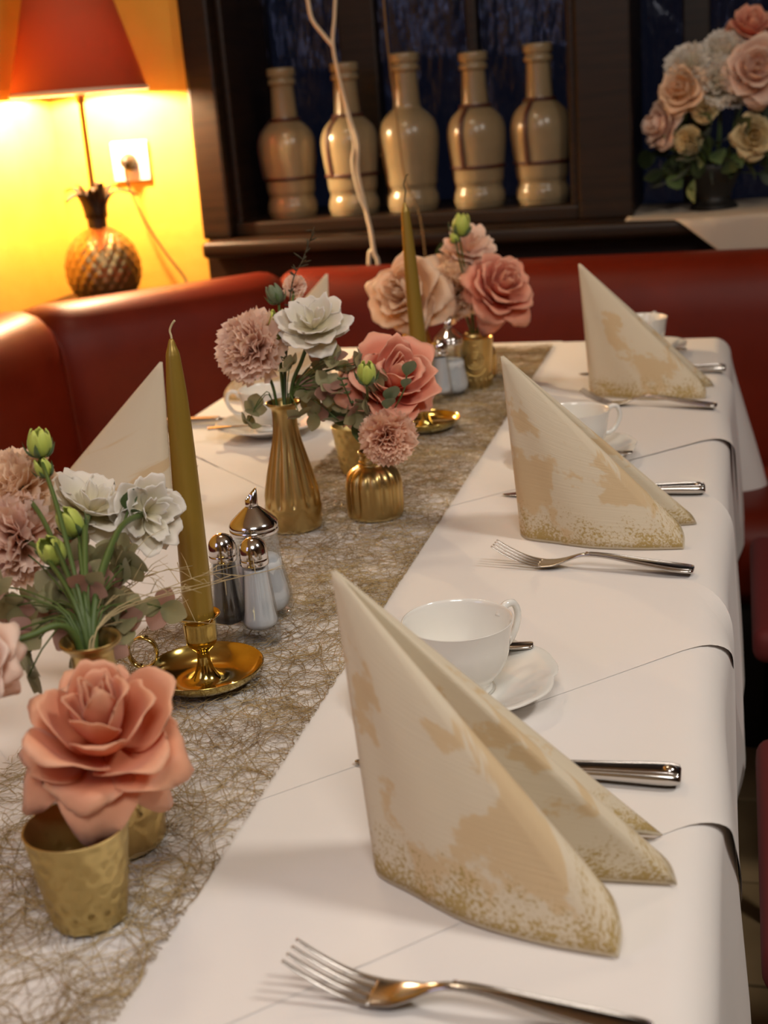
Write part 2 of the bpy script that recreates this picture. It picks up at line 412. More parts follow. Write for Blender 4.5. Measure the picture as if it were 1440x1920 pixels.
# ------------------------------------------------------------------ table and linen
TX0, TX1, TY0, TY1 = -0.795, -0.032, 0.12, 2.385
tb = thing('dining_table', 'long dining table hidden under white cloths', 'table', (-0.41, 1.25, 0))
box('tabletop', (TX0 + .41, TY0 - 1.25, .715), (TX1 + .41, TY1 - 1.25, .7455), 'black', tb, 0.012, 3)
for sx in (-.33, .33):
    for sy in (-1.05, 1.06): box('leg', (sx - .03, sy - .03, 0), (sx + .03, sy + .03, .715), 'black', tb)
def drape(x, y, lift=0.0, flare=0.055, wave=0.0, ph=0.0):
    r = 0.03; cx0, cx1, cy0, cy1 = TX0 + .004, TX1 - .004, TY0 + .004, TY1 - .004
    px, py = min(max(x, cx0), cx1), min(max(y, cy0), cy1)
    a, b = x - px, y - py; L = math.hypot(a, b); z0 = 0.7465 + lift
    if L < 1e-9: return (x, y, z0)
    dx, dy = a / L, b / L; cr = 2 * abs(dx * dy)
    fl = flare + 0.30 * cr
    fin = PI / 2 - fl; la = r * fin
    if L < la:
        th = L / r; o, h = r * math.sin(th), r * (1 - math.cos(th))
    else:
        o, h = r * math.sin(fin) + (L - la) * math.cos(fin), r * (1 - math.cos(fin)) + (L - la) * math.sin(fin)
    s = y if abs(dx) > .5 else x
    o += wave * min(1, h / .25) * (math.sin(s * 9 + ph) + .6 * math.sin(s * 23 + 2 * ph)) + lift
    return (px + dx * o, py + dy * o, z0 - h)
# base cloth
gx = sorted(set(np.round(np.concatenate([np.linspace(TX0 - .34, TX0 - .04, 14), np.linspace(TX0 - .03, TX0 + .01, 12), np.linspace(TX0 + .03, TX1 - .03, 20), np.linspace(TX1 - .01, TX1 + .045, 16), np.linspace(TX1 + .06, TX1 + .34, 14)]), 5)))
gy = sorted(set(np.round(np.concatenate([np.linspace(TY0 - .3, TY0 - .04, 6), np.linspace(TY0 - .01, TY0 + .05, 8), np.linspace(TY0 + .07, TY1 - .03, 110), np.linspace(TY1 - .01, TY1 + .05, 16), np.linspace(TY1 + .06, TY1 + .33, 14)]), 5)))
v = [drape(x, y, 0, 0.045, 0.007) for y in gy for x in gx]; nx = len(gx)
f = [(j * nx + i, j * nx + i + 1, (j + 1) * nx + i + 1, (j + 1) * nx + i) for j in range(len(gy) - 1) for i in range(nx - 1)]
tag(mesh('tablecloth', v, f, 'cloth'), 'long white tablecloth hanging down over the table sides', 'tablecloth')
def napperon(cy, lift, label, ph):
    n = 84; h = 0.41; v = []
    for j in range(n + 1):
        for i in range(n + 1):
            a, b = (i / n * 2 - 1) * h, (j / n * 2 - 1) * h
            x, y = -0.40 + (a - b) * .7071, cy + (a + b) * .7071
            e = min(h - abs(a), h - abs(b)); el = 0.0007 * math.exp(-(e / .012) ** 2) * (1 + .8 * math.sin(7 * (a + b) + ph)) if e < .05 else 0
            el = max(el, 0) * min(1, max(0, (abs(x + .41) - .29) / .09))
            el += 0.0045 * min(1, max(0, (x - TX1) / .05)) * max(0, 1 - e / .10)
            crease = 0.0011 * math.exp(-(abs(b) / .005) ** 2) + 0.0009 * math.exp(-(abs(a + .13) / .005) ** 2)
            v.append(drape(x, y, lift + el + crease, 0.045, 0.004, ph))
    f = [(j * (n + 1) + i, j * (n + 1) + i + 1, (j + 1) * (n + 1) + i + 1, (j + 1) * (n + 1) + i) for j in range(n) for i in range(n)]
    tag(mesh('table_topper', v, f, 'cloth'), label, 'tablecloth', 'white square toppers laid cornerwise')
napperon(0.965, 0.0006, 'white square topper laid cornerwise nearest the camera, under the front napkin', 0.3)
napperon(1.245, 0.0010, 'white square topper laid cornerwise under the second napkin, corner hanging at the right', 1.7)
napperon(1.900, 0.0014, 'white square topper laid cornerwise at the far end under the third napkin', 3.1)

# ------------------------------------------------------------------ sisal runner: thousands of curled fibres
def runner():
    x0, x1, y0, y1 = -0.518, -0.311, 0.25, 2.335
    R = np.random.RandomState(5); N, K = 2000, 66
    G = R.uniform(0, 1, (12, 105)); cand = np.stack([R.uniform(x0, x1, N * 6), R.uniform(y0, y1, N * 6)], 1)
    gw = G[((cand[:, 0] - x0) / (x1 - x0) * 11.99).astype(int), ((cand[:, 1] - y0) / (y1 - y0) * 104.99).astype(int)]
    pos = cand[R.uniform(0, 1, N * 6) < gw ** 1.3][:N]; N = len(pos)
    ang = R.uniform(0, 2 * PI, N); k = R.normal(0, 45, N)
    z = ZT + 0.0001 + R.uniform(0, 1, N) ** 1.5 * 0.004; zz = []; P_, A_ = [], []
    for s in range(K):
        P_.append(pos.copy()); A_.append(ang.copy()); zz.append(np.clip(z + 0.0012 * np.sin(s * .5 + R.uniform(0, 6)), ZT + 0.0002, 1))
        k = k * 0.965 + R.normal(0, 12, N); ang = ang + k * 0.0048
        pos = pos + 0.0048 * np.stack([np.cos(ang), np.sin(ang)], 1)
        hit = (pos[:, 0] < x0) | (pos[:, 0] > x1); ang = np.where(hit, PI - ang, ang); pos[:, 0] = np.clip(pos[:, 0], x0, x1)
        hit = (pos[:, 1] < y0) | (pos[:, 1] > y1); ang = np.where(hit, -ang, ang); pos[:, 1] = np.clip(pos[:, 1], y0, y1)
    P_, A_, Z_ = np.stack(P_, 1), np.stack(A_, 1), np.stack(zz, 1)
    wd = np.where(R.uniform(0, 1, N) < .5, R.uniform(0.00009, 0.00016, N), R.uniform(0.00017, 0.00030, N))[:, None]
    nx_, ny_ = -np.sin(A_) * wd, np.cos(A_) * wd
    a = np.stack([P_[..., 0] + nx_, P_[..., 1] + ny_, Z_], -1); b = np.stack([P_[..., 0] - nx_, P_[..., 1] - ny_, Z_ + .0003], -1)
    V = np.stack([a, b], 2).reshape(-1, 3)
    idx = (np.arange(N)[:, None] * K + np.arange(K - 1)[None, :]).reshape(-1) * 2
    F = np.stack([idx, idx + 1, idx + 3, idx + 2], 1)
    me = bpy.data.meshes.new('fibre_runner'); me.vertices.add(len(V)); me.vertices.foreach_set('co', V.astype(np.float32).ravel())
    me.loops.add(F.size); me.loops.foreach_set('vertex_index', F.astype(np.int32).ravel())
    me.polygons.add(len(F)); me.polygons.foreach_set('loop_start', np.arange(0, F.size, 4, dtype=np.int32)); me.polygons.foreach_set('loop_total', np.full(len(F), 4, dtype=np.int32))
    me.update(calc_edges=True); me.materials.append(M['fibre'])
    o = link('table_runner', me); o['kind'] = 'stuff'
    tag(o, 'openwork table runner of curled golden brown fibres down the middle of the table', 'table runner')
runner()
ZR = ZT + 0.0012     # things on the runner

# ------------------------------------------------------------------ napkins
def napkin(loc, rz, lean, label, hgt=0.192, mirror=False):
    T = np.array([-0.016 + lean[0], lean[1], hgt])
    D = PI / 180
    pol = lambda L, a, z=0.0: np.array([L * math.cos(a * D), L * math.sin(a * D), z])
    segs = []
    B = np.array([-.004, 0, 0])
    segs.append(spline([B, np.array([.004, -.016, 0]), pol(.042, -45), pol(.085, -35.5), pol(.130, -27), pol(.168, -21.3)], 7))   # back to front corner
    segs.append(spline([pol(.168, -21.3), pol(.1665, -19, .012), pol(.157, -16, .024), pol(.140, -13, .030), pol(.124, -9.5, .020)], 6))   # raw edge up over the ridge
    segs.append(spline([pol(.124, -9.5, .020), pol(.118, -6.5, .008), pol(.112, -5.0, .0)], 6))
    segs.append(spline([pol(.112, -5.0, .0), pol(.085, -3.5, .0), pol(.055, 0, 0), pol(.11, 3.0, 0), pol(.178, 4.6, 0)], 6))
    segs.append(spline([pol(.178, 4.6, 0), pol(.173, 7.2, .009), pol(.159, 10, .018), pol(.149, 12.3, .021), pol(.146, 14, .017)], 6))
    segs.append(spline([pol(.146, 14, .017), pol(.160, 18, .010), pol(.174, 21.5, 0.001)], 6))
    segs.append(spline([pol(.174, 21.5, 0.001), pol(.130, 27), pol(.085, 35.5), pol(.042, 45), np.array([.004, .016, 0]), B], 7))
    bd = []
    for s in segs: bd += list(s)[:-1]
    bd.append(segs[-1][-1]); bd = np.array(bd)
    if mirror: bd[:, 1] *= -1; bd = bd[::-1]
    arc = np.concatenate([[0], np.cumsum(np.linalg.norm(np.diff(bd, axis=0), axis=1))]); n = len(bd); R = 22; v, uv, f = [], [], []
    off = rng.uniform(0, 3)
    for j in range(R + 1):
        t = 0.012 + 0.988 * j / R
        for i in range(n):
            p = T + (bd[i] - T) * t; d = (1 - t) * np.linalg.norm(bd[i] - T)
            v.append(p); uv.append((arc[i] * (0.35 + 0.65 * t) + off, d))
    for j in range(R):
        for i in range(n - 1): f.append((j * n + i, j * n + i + 1, (j + 1) * n + i + 1, (j + 1) * n + i))
    o = mesh('napkin', v, f, 'napkin', None, True, uv, (loc[0], loc[1], ZT + .0001)); o.rotation_euler = (0, 0, rz)
    solid(o, 0.0011, 0)
    return tag(o, label, 'napkin', 'folded paper napkins standing at the places')
napkin((-.209, .690), -5.3 * PI / 180, (0, 0), 'largest cream napkin folded to a standing cone, at the front beside the nearest fork')
napkin((-.211, 1.310), 8 * PI / 180, (0, 0), 'middle cream napkin on the right side, standing behind the second fork')
napkin((-.203, 1.952), 8 * PI / 180, (0, 0), 'farthest cream napkin on the right side, before the dark end of the bench', .196)
napkin((-.617, 1.325), 172 * PI / 180, (0, 0), 'cream napkin on the left side, half hidden by the front candle', .192, True)
napkin((-.625, 1.990), 172 * PI / 180, (0, 0), 'far left cream napkin whose tip stands against the red bench', .192, True)

# ------------------------------------------------------------------ cutlery (local +x runs from handle end to tip)
def place(o, a, b, z=ZT + .0001, s=1.0):
    a, b = Vector(a), Vector(b); d = b - a
    o.location = (a.x, a.y, z); o.rotation_euler = (0, 0, math.atan2(d.y, d.x)); o.scale = (s, s, s)
def make_fork(label):
    r = thing('fork', label, 'fork', group='dinner forks')
    key = [(0, .0055, .012, .004), (.004, .0058, .019, .0048), (.02, .0068, .0205, .0050), (.05, .0102, .0155, .0046), (.085, .0145, .0085, .0040), (.108, .0150, .0068, .0038), (.120, .0118, .0085, .0034), (.130, .0078, .016, .0030), (.142, .0042, .0235, .0026), (.156, .0030, .0250, .0022)]
    k = spline(key, 5)
    v, f = sweep([(q[0], 0, q[1]) for q in k], [q[2] for q in k], [q[3] for q in k]); hd = mesh('handle', v, f, 'steel', r)
    # raised thread along the handle edge
    for s in (-1, 1):
        pts = [(q[0], s * q[2] * .36, q[1] + q[3] * .46) for q in k[2:26]]
        v, f = tube(pts, .0007, 6); mesh('ridge', v, f, 'steel', hd)
    tk = spline([(.153, .0030), (.165, .0045), (.178, .0085), (.192, .0150), (.204, .0220)], 5)
    me = None
    for i in range(4):
        y = (i - 1.5) * .0068
        v, f = sweep([(q[0], 0, q[1]) for q in tk], [.0044 - .0022 * j / len(tk) for j in range(len(tk))], [.0022 - .0010 * j / len(tk) for j in range(len(tk))], 8)
        if me is None: o = mesh('tine', v, f, 'steel', r); me = o.data
        else: o = link('tine', me, r)
        o.location = (0, y, 0)
    return r
fk = make_fork('front fork with four tines, lying before the largest napkin'); place(fk, (-.037, .550), (-.230, .5685), s=.94)
place(dup(fk, (0, 0, 0), 0, 'second fork, lying before the middle right napkin'), (-.036, 1.198), (-.232, 1.223), s=.95)
place(dup(fk, (0, 0, 0), 0, 'third fork, lying before the farthest right napkin'), (-.024, 1.848), (-.220, 1.895), s=.96)
place(dup(fk, (0, 0, 0), 0, 'fork on the left side, its tines showing beside the front candle'), (-.845, 1.435), (-.643, 1.495))
def make_knife(label):
    r = thing('knife', label, 'knife', group='dinner knives')
    key = [(0, .006, .015, .006), (.003, .006, .0195, .009), (.014, .006, .0205, .0105), (.05, .006, .0165, .0088), (.095, .006, .0135, .0070), (.105, .006, .012, .0065)]
    k = spline(key, 5); v, f = sweep([(q[0], 0, q[1]) for q in k], [q[2] for q in k], [q[3] for q in k], 16, 3.0); hd = mesh('handle', v, f, 'steel', r)
    for s in (-1, 1):
        v, f = tube([(q[0], s * q[2] * .33, q[1] + q[3] * .46) for q in k[3:]], .0007, 6); mesh('ridge', v, f, 'steel', hd)
    v, f = lathe([(.0001, .0022), (.0022, .0018), (.0042, .0006), (.0046, 0)], 14); o = mesh('end_ornament', v, f, 'steel', hd); o.location = (.0075, 0, .0108)
    key = [(.105, .0058, .011, .005), (.112, .005, .0165, .0026), (.15, .0035, .0185, .0017), (.195, .0022, .0175, .0014), (.215, .0016, .012, .0012), (.226, .0014, .003, .0010)]
    k = spline(key, 6); v, f = sweep([(q[0], -.002 if q[0] > .2 else 0, q[1]) for q in k], [q[2] for q in k], [q[3] for q in k], 10, 3.0); mesh('blade', v, f, 'steel', r)
    return r
kn = make_knife('front knife, its handle end showing right of the largest napkin'); place(kn, (-.033, .806), (-.256, .808))
place(dup(kn, (0, 0, 0), 0, 'knife passing behind the middle right napkin'), (-.031, 1.457), (-.262, 1.445))
place(dup(kn, (0, 0, 0), 0, 'knife passing behind the farthest right napkin'), (-.013, 2.092), (-.24, 2.090))
place(dup(kn, (0, 0, 0), 0, 'knife on the left side glinting beside the left cup'), (-.845, 1.79), (-.62, 1.83))
def make_spoon(label):
    r = thing('teaspoon', label, 'spoon', group='teaspoons on the saucers')
    key = [(0, .002, .008, .003), (.004, .002, .0125, .0034), (.02, .003, .0125, .0032), (.06, .005, .006, .0028), (.085, .0045, .005, .0026), (.094, .0035, .008, .002)]
    k = spline(key, 5); v, f = sweep([(q[0], 0, q[1]) for q in k], [q[2] for q in k], [q[3] for q in k], 10); mesh('handle', v, f, 'steel', r)
    def bw(u, t):
        a = 2 * PI * u; rr = t; return (.112 + .020 * rr * math.cos(a), .0135 * rr * math.sin(a), .0048 - .0050 * (1 - rr * rr))
    v, f, _ = grid(bw, 20, 6); o = mesh('bowl', v, f, 'steel', r); solid(o, .001)
    return r

# ------------------------------------------------------------------ cups and saucers
def make_cup(loc, rz, label):
    r = thing('cup', label, 'cup', loc, rz, 'white coffee cups')
    outer = [(.0, .0035), (.020, .0035), (.0225, 0), (.0245, .001), (.0235, .005), (.027, .010), (.0345, .020), (.0385, .032), (.0405, .046), (.0425, .056), (.0430, .0575)]
    inner = [(.0422, .0578), (.0405, .055), (.0385, .046), (.0365, .033), (.0325, .021), (.024, .0115), (.012, .0085), (.0002, .008)]
    v, f = lathe(spline(outer[1:], 4) + spline(inner, 4), 64); mesh('body', v, f, 'china', r)
    pts = spline([(.0405, 0, .0480), (.047, 0, .0555), (.0555, 0, .0550), (.0595, 0, .045), (.056, 0, .033), (.048, 0, .0245), (.0365, 0, .0225)], 7)
    v, f = tube([tuple(p) for p in pts], [.0036 - .0008 * math.sin(PI * i / len(pts)) for i in range(len(pts))], 10); mesh('handle', v, f, 'china', r)
    return r
def make_saucer(loc, label):
    prof = [(.0002, .0055), (.024, .0055), (.027, .0062), (.034, .006), (.045, .0085), (.058, .0135), (.068, .0178), (.0745, .0192), (.0755, .0184), (.0745, .0172), (.066, .0148), (.05, .0085), (.038, .004), (.030, 0), (.028, 0), (.026, .003), (.0002, .003)]
    def mod(a, z, r_, i):
        q = max(0, (r_ - .046) / .03); s = abs(math.sin(3 * a)) ** .6; s2 = abs(math.sin(6 * a + .5)) ** .8
        return 1 - q * (.055 - .05 * s - .018 * s2)
    v, f = lathe(spline(prof, 3), 96, mod); o = mesh('saucer', v, f, 'china', None, True, None, loc)
    return tag(o, label, 'saucer', 'white scalloped saucers')
def zcup(): return ZT + .0001 + .0062
make_saucer((-.204, .925, ZT + .0001), 'white scalloped saucer under the cup behind the largest napkin')
make_cup((-.204, .925, zcup()), 0.85, 'white china cup behind the largest napkin')
sp0 = make_spoon('teaspoon whose end shows behind the cup of the largest napkin'); sp0.location = (-.155, .980, ZT + .0185); sp0.rotation_euler = (0, 0.10, PI + .10)
make_saucer((-.189, 1.595, ZT + .0001), 'white scalloped saucer behind the middle right napkin')
make_cup((-.189, 1.595, zcup()), 0.5, 'white china cup showing behind the middle right napkin')
q = dup(sp0, (-.117, 1.556, ZT + .0185), 0, 'teaspoon end glinting on the saucer behind the middle right napkin'); q.rotation_euler = (0, .08, PI - .12)
make_saucer((-.150, 2.235, ZT + .0001), 'white scalloped saucer behind the farthest right napkin')
make_cup((-.150, 2.235, zcup()), 1.2, 'white china cup peeping out behind the farthest right napkin')
q = dup(sp0, (-.076, 2.175, ZT + .0185), 0, 'teaspoon end behind the farthest right napkin'); q.rotation_euler = (0, .08, PI - .35)
make_saucer((-.640, 1.742, ZT + .0001), 'white scalloped saucer on the left side behind the tall gold vase')
make_cup((-.640, 1.752, zcup()), PI + .25, 'white china cup on the left side behind the tall gold vase')
q = dup(sp0, (-.712, 1.690, ZT + .0195), 0, 'teaspoon lying across the near rim of the left saucer'); q.rotation_euler = (0, 0.02, .12)

# ------------------------------------------------------------------ gold vases and pots
def flute(n, depth, z0, z1):
    def mod(a, z, r, i):
        if r < 0.004: return 1
        q = min(1, max(0, (z - z0) / .012)) * min(1, max(0, (z1 - z) / .02))
        return 1 - depth * q * (1 - abs(math.cos(n * a / 2)) ** .7)
    return mod
def make_tall_vase(loc, rz, label):
    outer = [(.0, 0), (.0285, 0), (.0300, .0015), (.0308, .012), (.0318, .022), (.0320, .028), (.0305, .040), (.0262, .060), (.0205, .082), (.0160, .100), (.0138, .115), (.0132, .128), (.0140, .134), (.0180, .138), (.0192, .1395), (.0190, .1412)]
    inner = [(.0165, .1405), (.0118, .132), (.0115, .118), (.0140, .098), (.022, .07), (.027, .035), (.026, .006), (.0002, .005)]
    def mod(a, z, r, i):
        if i > 58: return 1
        q = min(1, max(0, (z - .026) / .006)) * min(1, max(0, (.118 - z) / .03)); fl_ = .13 * q * (1 - abs(math.cos(6 * a)) ** .6)
        d = max(0, 1 - abs(z - .020) / .016) if z > .004 else 0                                  # pointed facets of the lower band
        tri_ = abs(((a * 6 / PI) % 2) - 1); fa = .07 * d * (1 if z > .006 + .022 * tri_ else .1)
        return 1 - fl_ - fa * .8
    v, f = lathe(spline(outer[1:], 4) + spline(inner, 3), 120, mod)
    o = mesh('bottle_vase', v, f, 'gold', None, True, None, loc); o.rotation_euler = (0, 0, rz)
    return tag(o, label, 'vase', 'tall fluted gold vases')
def make_squat_vase(loc, rz, label):
    outer = [(.0, 0), (.0295, 0), (.0312, .002), (.0322, .010), (.0325, .030), (.0318, .040), (.0288, .0485), (.0225, .0545), (.0165, .0575), (.0142, .0600), (.0150, .0625), (.0136, .0645), (.0134, .0690), (.0150, .0715), (.0152, .0740)]
    inner = [(.0128, .0742), (.0118, .064), (.014, .056), (.026, .046), (.0285, .03), (.028, .005), (.0002, .0045)]
    v, f = lathe(spline(outer[1:], 4) + spline(inner, 3), 112, lambda a, z, r, i: 1 - (.085 * min(1, max(0, (z - .004) / .008)) * min(1, max(0, (.0585 - z) / .01)) * (1 - abs(math.cos(7 * a)) ** .55) if i < 54 else 0))
    o = mesh('round_vase', v, f, 'gold', None, True, None, loc); o.rotation_euler = (0, 0, rz)
    return tag(o, label, 'vase', 'squat fluted gold vases')
def make_pot(loc, label, s=1.0):
    """hammered tealight cup: a real net of dimples beaten into the wall"""
    H, R0, R1 = .060, .0220, .0300; n, rows = 96, 44; R = random.Random(int(loc[1] * 999)); dm = []
    for j in range(7):
        for i in range(15): dm.append(((i + (.5 if j % 2 else 0) + R.uniform(-.18, .18)) * 2 * PI / 15, .004 + j * .0082 + R.uniform(-.0015, .0015), R.uniform(.0040, .0052)))
    v = []
    for j in range(rows + 1):
        z = H * j / rows; r0 = R0 + (R1 - R0) * j / rows
        if j == 0: r0 -= .0015
        for i in range(n):
            a = 2 * PI * i / n; d = 0
            for (ca, cz, cr) in dm:
                if abs(z - cz) > cr: continue
                da = (a - ca + PI) % (2 * PI) - PI; q = (da * r0) ** 2 + (z - cz) ** 2
                if q < cr * cr: d = max(d, .0011 * (1 - q / (cr * cr)))
            if z > H - .004: d *= max(0, (H - z) / .004)
            v.append(((r0 - d) * math.cos(a), (r0 - d) * math.sin(a), z))
    f = [(j * n + i, j * n + (i + 1) % n, (j + 1) * n + (i + 1) % n, (j + 1) * n + i) for j in range(rows) for i in range(n)]
    o_ = rows * n
    v2, f2 = lathe([(.0300, .060), (.0294, .0606), (.0286, .0600), (.0255, .030), (.0215, .004), (.0002, .003)], n); base = len(v)
    v += v2; f += [tuple(i + base for i in q) for q in f2]; f.append(tuple(reversed(range(n))))
    o = mesh('tealight_cup', v, f, 'hammered', None, True, None, loc); o.scale = (s, s, s)
    return tag(o, label, 'cup', 'hammered gold tealight cups')
TV1, TV2, SV2, TV3 = (-.386, .692), (-.470, 1.330), (-.388, 1.372), (-.492, 2.055)
SV3 = (-.402, 2.085)
make_tall_vase((*TV1, ZR), .2, 'tall gold vase almost hidden behind the coral rose at the front left')
make_tall_vase((*TV2, ZR), .1, 'tall fluted gold bottle vase with a narrow neck, fully in view on the runner')
make_tall_vase((*TV3, ZR), .4, 'tall gold vase at the far end behind the gold candle')
make_squat_vase((*SV2, ZR), .1, 'squat fluted gold vase with ringed neck, next to the tall vase')
make_squat_vase((*SV3, ZR), .3, 'squat gold vase at the far end behind the embossed cup')
make_pot((-.367, .609, ZR), 'hammered gold cup in the front left corner under the coral rose', 1.02)
make_pot((-.455, 1.545, ZR), 'hammered gold cup half hidden behind the squat vase')
def embossed(loc):
    r = thing('embossed_cup', 'tall gold cup with an embossed medallion, before the far roses', 'cup', loc, -PI / 2 + .25)
    v, f = lathe(spline([(.0245, 0), (.0255, .002), (.0268, .02), (.0295, .05), (.0312, .074), (.0316, .078)], 4) + spline([(.0300, .078), (.028, .05), (.025, .006), (.0002, .005)], 3), 64, cap0=True); mesh('body', v, f, 'gold', r)
    def ring(cz, rr, th, a0=0, a1=2 * PI):
        pts = []
        for i in range(25):
            a = a0 + (a1 - a0) * i / 24; y, z = rr * math.cos(a), cz + rr * math.sin(a); R_ = .0262 + .0046 * (z / .078); x = math.sqrt(max(R_ * R_ - y * y, 1e-6)); pts.append((x + .0006, y, z))
        return tube(pts, th, 6)
    v, f = join(ring(.046, .0135, .0010), ring(.046, .0085, .0012), ring(.046, .0045, .0016), ring(.040, .0185, .0011, PI * 1.15, PI * 1.85), ring(.064, .006, .001, 0.2, PI - .2)); mesh('medallion', v, f, 'gold', r)
    me = None
    for i in range(20):
        a = 2 * PI * i / 20; o = mesh('rib', *tube([(.0262, 0, .002), (.0270, 0, .012), (.0276, 0, .018)], [.0016, .0013, .0005], 6), 'gold', r) if me is None else link('rib', me, r)
        me = o.data; o.rotation_euler = (0, 0, a)
embossed((-.393, 2.018, ZR))

# ------------------------------------------------------------------ candles and holders
def make_holder(loc, rz, label):
    r = thing('candle_holder', label, 'candle holder', loc, rz, 'brass chamber candlesticks')
    dish = [(.0002, .0012), (.026, .0012), (.036, .004), (.044, .0095), (.0478, .0150), (.0485, .0158), (.0480, .0166), (.0468, .0158), (.042, .0105), (.034, .0065), (.024, .0045), (.015, .0050), (.0105, .0080), (.0072, .0140), (.0056, .0215), (.0050, .0270), (.0064, .0300), (.0110, .0345), (.0130, .0395), (.0134, .0500), (.0142, .0570), (.0172, .0600), (.0178, .0608), (.0172, .0614), (.0142, .0600), (.0122, .0560), (.0120, .0400), (.0002, .0390)]
    v, f = lathe(spline(dish, 3), 72); mesh('dish', v, f, 'brass', r)
    pts = [(-.0475 + .0118 * math.cos(a) - .002, 0, .0300 + .0130 * math.sin(a)) for a in [2 * PI * i / 28 for i in range(29)]]
    v, f = [], []
    for i, p in enumerate(pts):
        a = 2 * PI * i / 28; n_ = (math.cos(a), math.sin(a))
        for (dn, dy) in ((-.0007, -.0035), (.0007, -.0035), (.0007, .0035), (-.0007, .0035)): v.append((p[0] + n_[0] * dn, dy, p[2] + n_[1] * dn))
    for i in range(28):
        for k in range(4): f.append((i * 4 + k, i * 4 + (k + 1) % 4, (i + 1) * 4 + (k + 1) % 4, (i + 1) * 4 + k))
    mesh('ring_handle', v, f, 'brass', r)
    return r
def make_candle(loc, lean, label, L, darkwick=False):
    r = thing('taper_candle', label, 'candle', loc, 0, 'gold taper candles')
    ax = Vector((lean[0], lean[1], 1)).normalized(); r.rotation_mode = 'QUATERNION'; r.rotation_quaternion = Vector((0, 0, 1)).rotation_difference(ax)
    v, f = lathe(spline([(.0002, 0), (.0100, 0), (.0116, .012), (.0122, .030), (.0112, .10), (.0088, .185), (.0060, L - .012), (.0050, L - .004), (.0034, L + .001), (.0018, L + .006), (.0002, L + .007)], 5), 32); mesh('wax', v, f, 'candle', r)
    pts = spline([(0, 0, L), (.0003, 0, L + .008), (-.0005, 0, L + .013), (.002, 0, L + .018), (.0045, 0, L + .0205)], 4) if not darkwick else spline([(0, 0, L), (.001, 0, L + .012), (.003, 0, L + .022), (.0015, 0, L + .030), (.006, 0, L + .040), (.009, 0, L + .042)], 4)
    v, f = tube([tuple(p) for p in pts], .0009, 6); mesh('wick', v, f, 'sprig' if darkwick else 'wick', r)
make_holder((-.417, .926, ZR), .18 + PI * 0, 'brass candle holder with a ring handle, at the front')
make_candle((-.417, .926, ZR + .0400), (-.002, 0.06), 'gold taper candle at the front, its wick bare before the bench', .236)
make_holder((-.414, 1.752, ZR), 1.3, 'brass candle holder behind the coral rose in the middle of the table')
make_candle((-.414, 1.752, ZR + .0400), (-.045, .05), 'gold taper candle at the far end, its tip before the stoneware bottles', .262, True)

# ------------------------------------------------------------------ salt, pepper, sugar
def make_shaker(loc, rz, label, fill):
    r = thing('shaker', label, 'shaker', loc, rz, 'glass shakers with chrome caps')
    def mod(a, z, rr, i): return 1 - .045 * (1 - abs(math.cos(4 * a)))
    outer = [(.0002, 0), (.0145, 0), (.0162, .002), (.0164, .012), (.0150, .030), (.0128, .052), (.0112, .070), (.0108, .074)]
    inner = [(.0096, .074), (.0104, .066), (.0120, .050), (.0138, .030), (.0146, .016), (.0002, .0125)]
    v, f = lathe(spline(outer, 4) + spline(inner, 3), 64, mod); gl = mesh('glass', v, f, 'glass', r)
    v, f = lathe(spline([(.0002, .0130), (.0138, .0165), (.0128, .030), (.0110, .050), (.0098, .064), (.0092, .068), (.0002, .069)], 3), 40); mesh('filling', v, f, fill, gl)
    v, f = lathe(spline([(.0116, .0715), (.0124, .0720), (.0126, .0760), (.0122, .0775), (.0124, .0790), (.0124, .0830), (.0112, .0885), (.0080, .0930), (.0040, .0952), (.0002, .0957)], 4), 40); mesh('cap', v, f, 'chrome', r)
    return r
def make_sugar(loc, rz, label):
    r = thing('sugar_dispenser', label, 'sugar dispenser', loc, rz, 'glass sugar dispensers')
    mod = lambda a, z, rr, i: 1 - .035 * (1 - abs(math.cos(5 * a))) * (1 if z < .085 else .3)
    outer = [(.0002, 0), (.0235, 0), (.0280, .003), (.0310, .014), (.0300, .027), (.0262, .045), (.0232, .062), (.0222, .080), (.0226, .0885)]
    inner = [(.0208, .0885), (.0204, .080), (.0214, .062), (.0244, .044), (.0280, .027), (.0288, .014), (.0225, .006), (.0002, .005)]
    v, f = lathe(spline(outer, 4) + spline(inner, 4), 80, mod); gl = mesh('jar', v, f, 'glass', r)
    v, f = lathe(spline([(.0002, .0055), (.0215, .0066), (.0276, .014), (.0268, .027), (.0234, .044), (.0210, .058), (.0002, .060)], 4), 48); mesh('sugar', v, f, 'salt', gl)
    v, f = lathe(spline([(.0225, .0850), (.0240, .0855), (.0242, .0890), (.0236, .0905), (.0242, .0920), (.0236, .0950), (.0210, .0985), (.0140, .1050), (.0080, .1100), (.0058, .1115)], 4), 56); ld = mesh('lid', v, f, 'chrome', r)
    n = 24; v = []
    for z in (.1105, .114, None):
        for k in range(n):
            a = 2 * PI * k / n; zz = z if z else .1235 + .0062 * math.cos(a); v.append((.0058 * math.cos(a), .0058 * math.sin(a), zz))
    f = [(q * n + k, q * n + (k + 1) % n, (q + 1) * n + (k + 1) % n, (q + 1) * n + k) for q in range(2) for k in range(n)]; o = mesh('spout', v, f, 'chrome', ld); solid(o, .0008); r.scale = (.93, .93, .93)
    return r
make_shaker((-.399, 1.015, ZR), .3, 'salt shaker of faceted glass beside the front candle holder', 'salt')
make_shaker((-.431, 1.024, ZR), .1, 'pepper shaker of faceted glass beside the front candle', 'pepper')
make_sugar((-.4205, 1.078, ZR), .35, 'glass sugar dispenser with a metal spout lid, behind the front shakers')
make_shaker((-.424, 1.915, ZR), .3, 'salt shaker of glass next to the far candle', 'salt')
make_shaker((-.4505, 1.908, ZR), .1, 'far pepper shaker half hidden by the far gold candle', 'pepper')
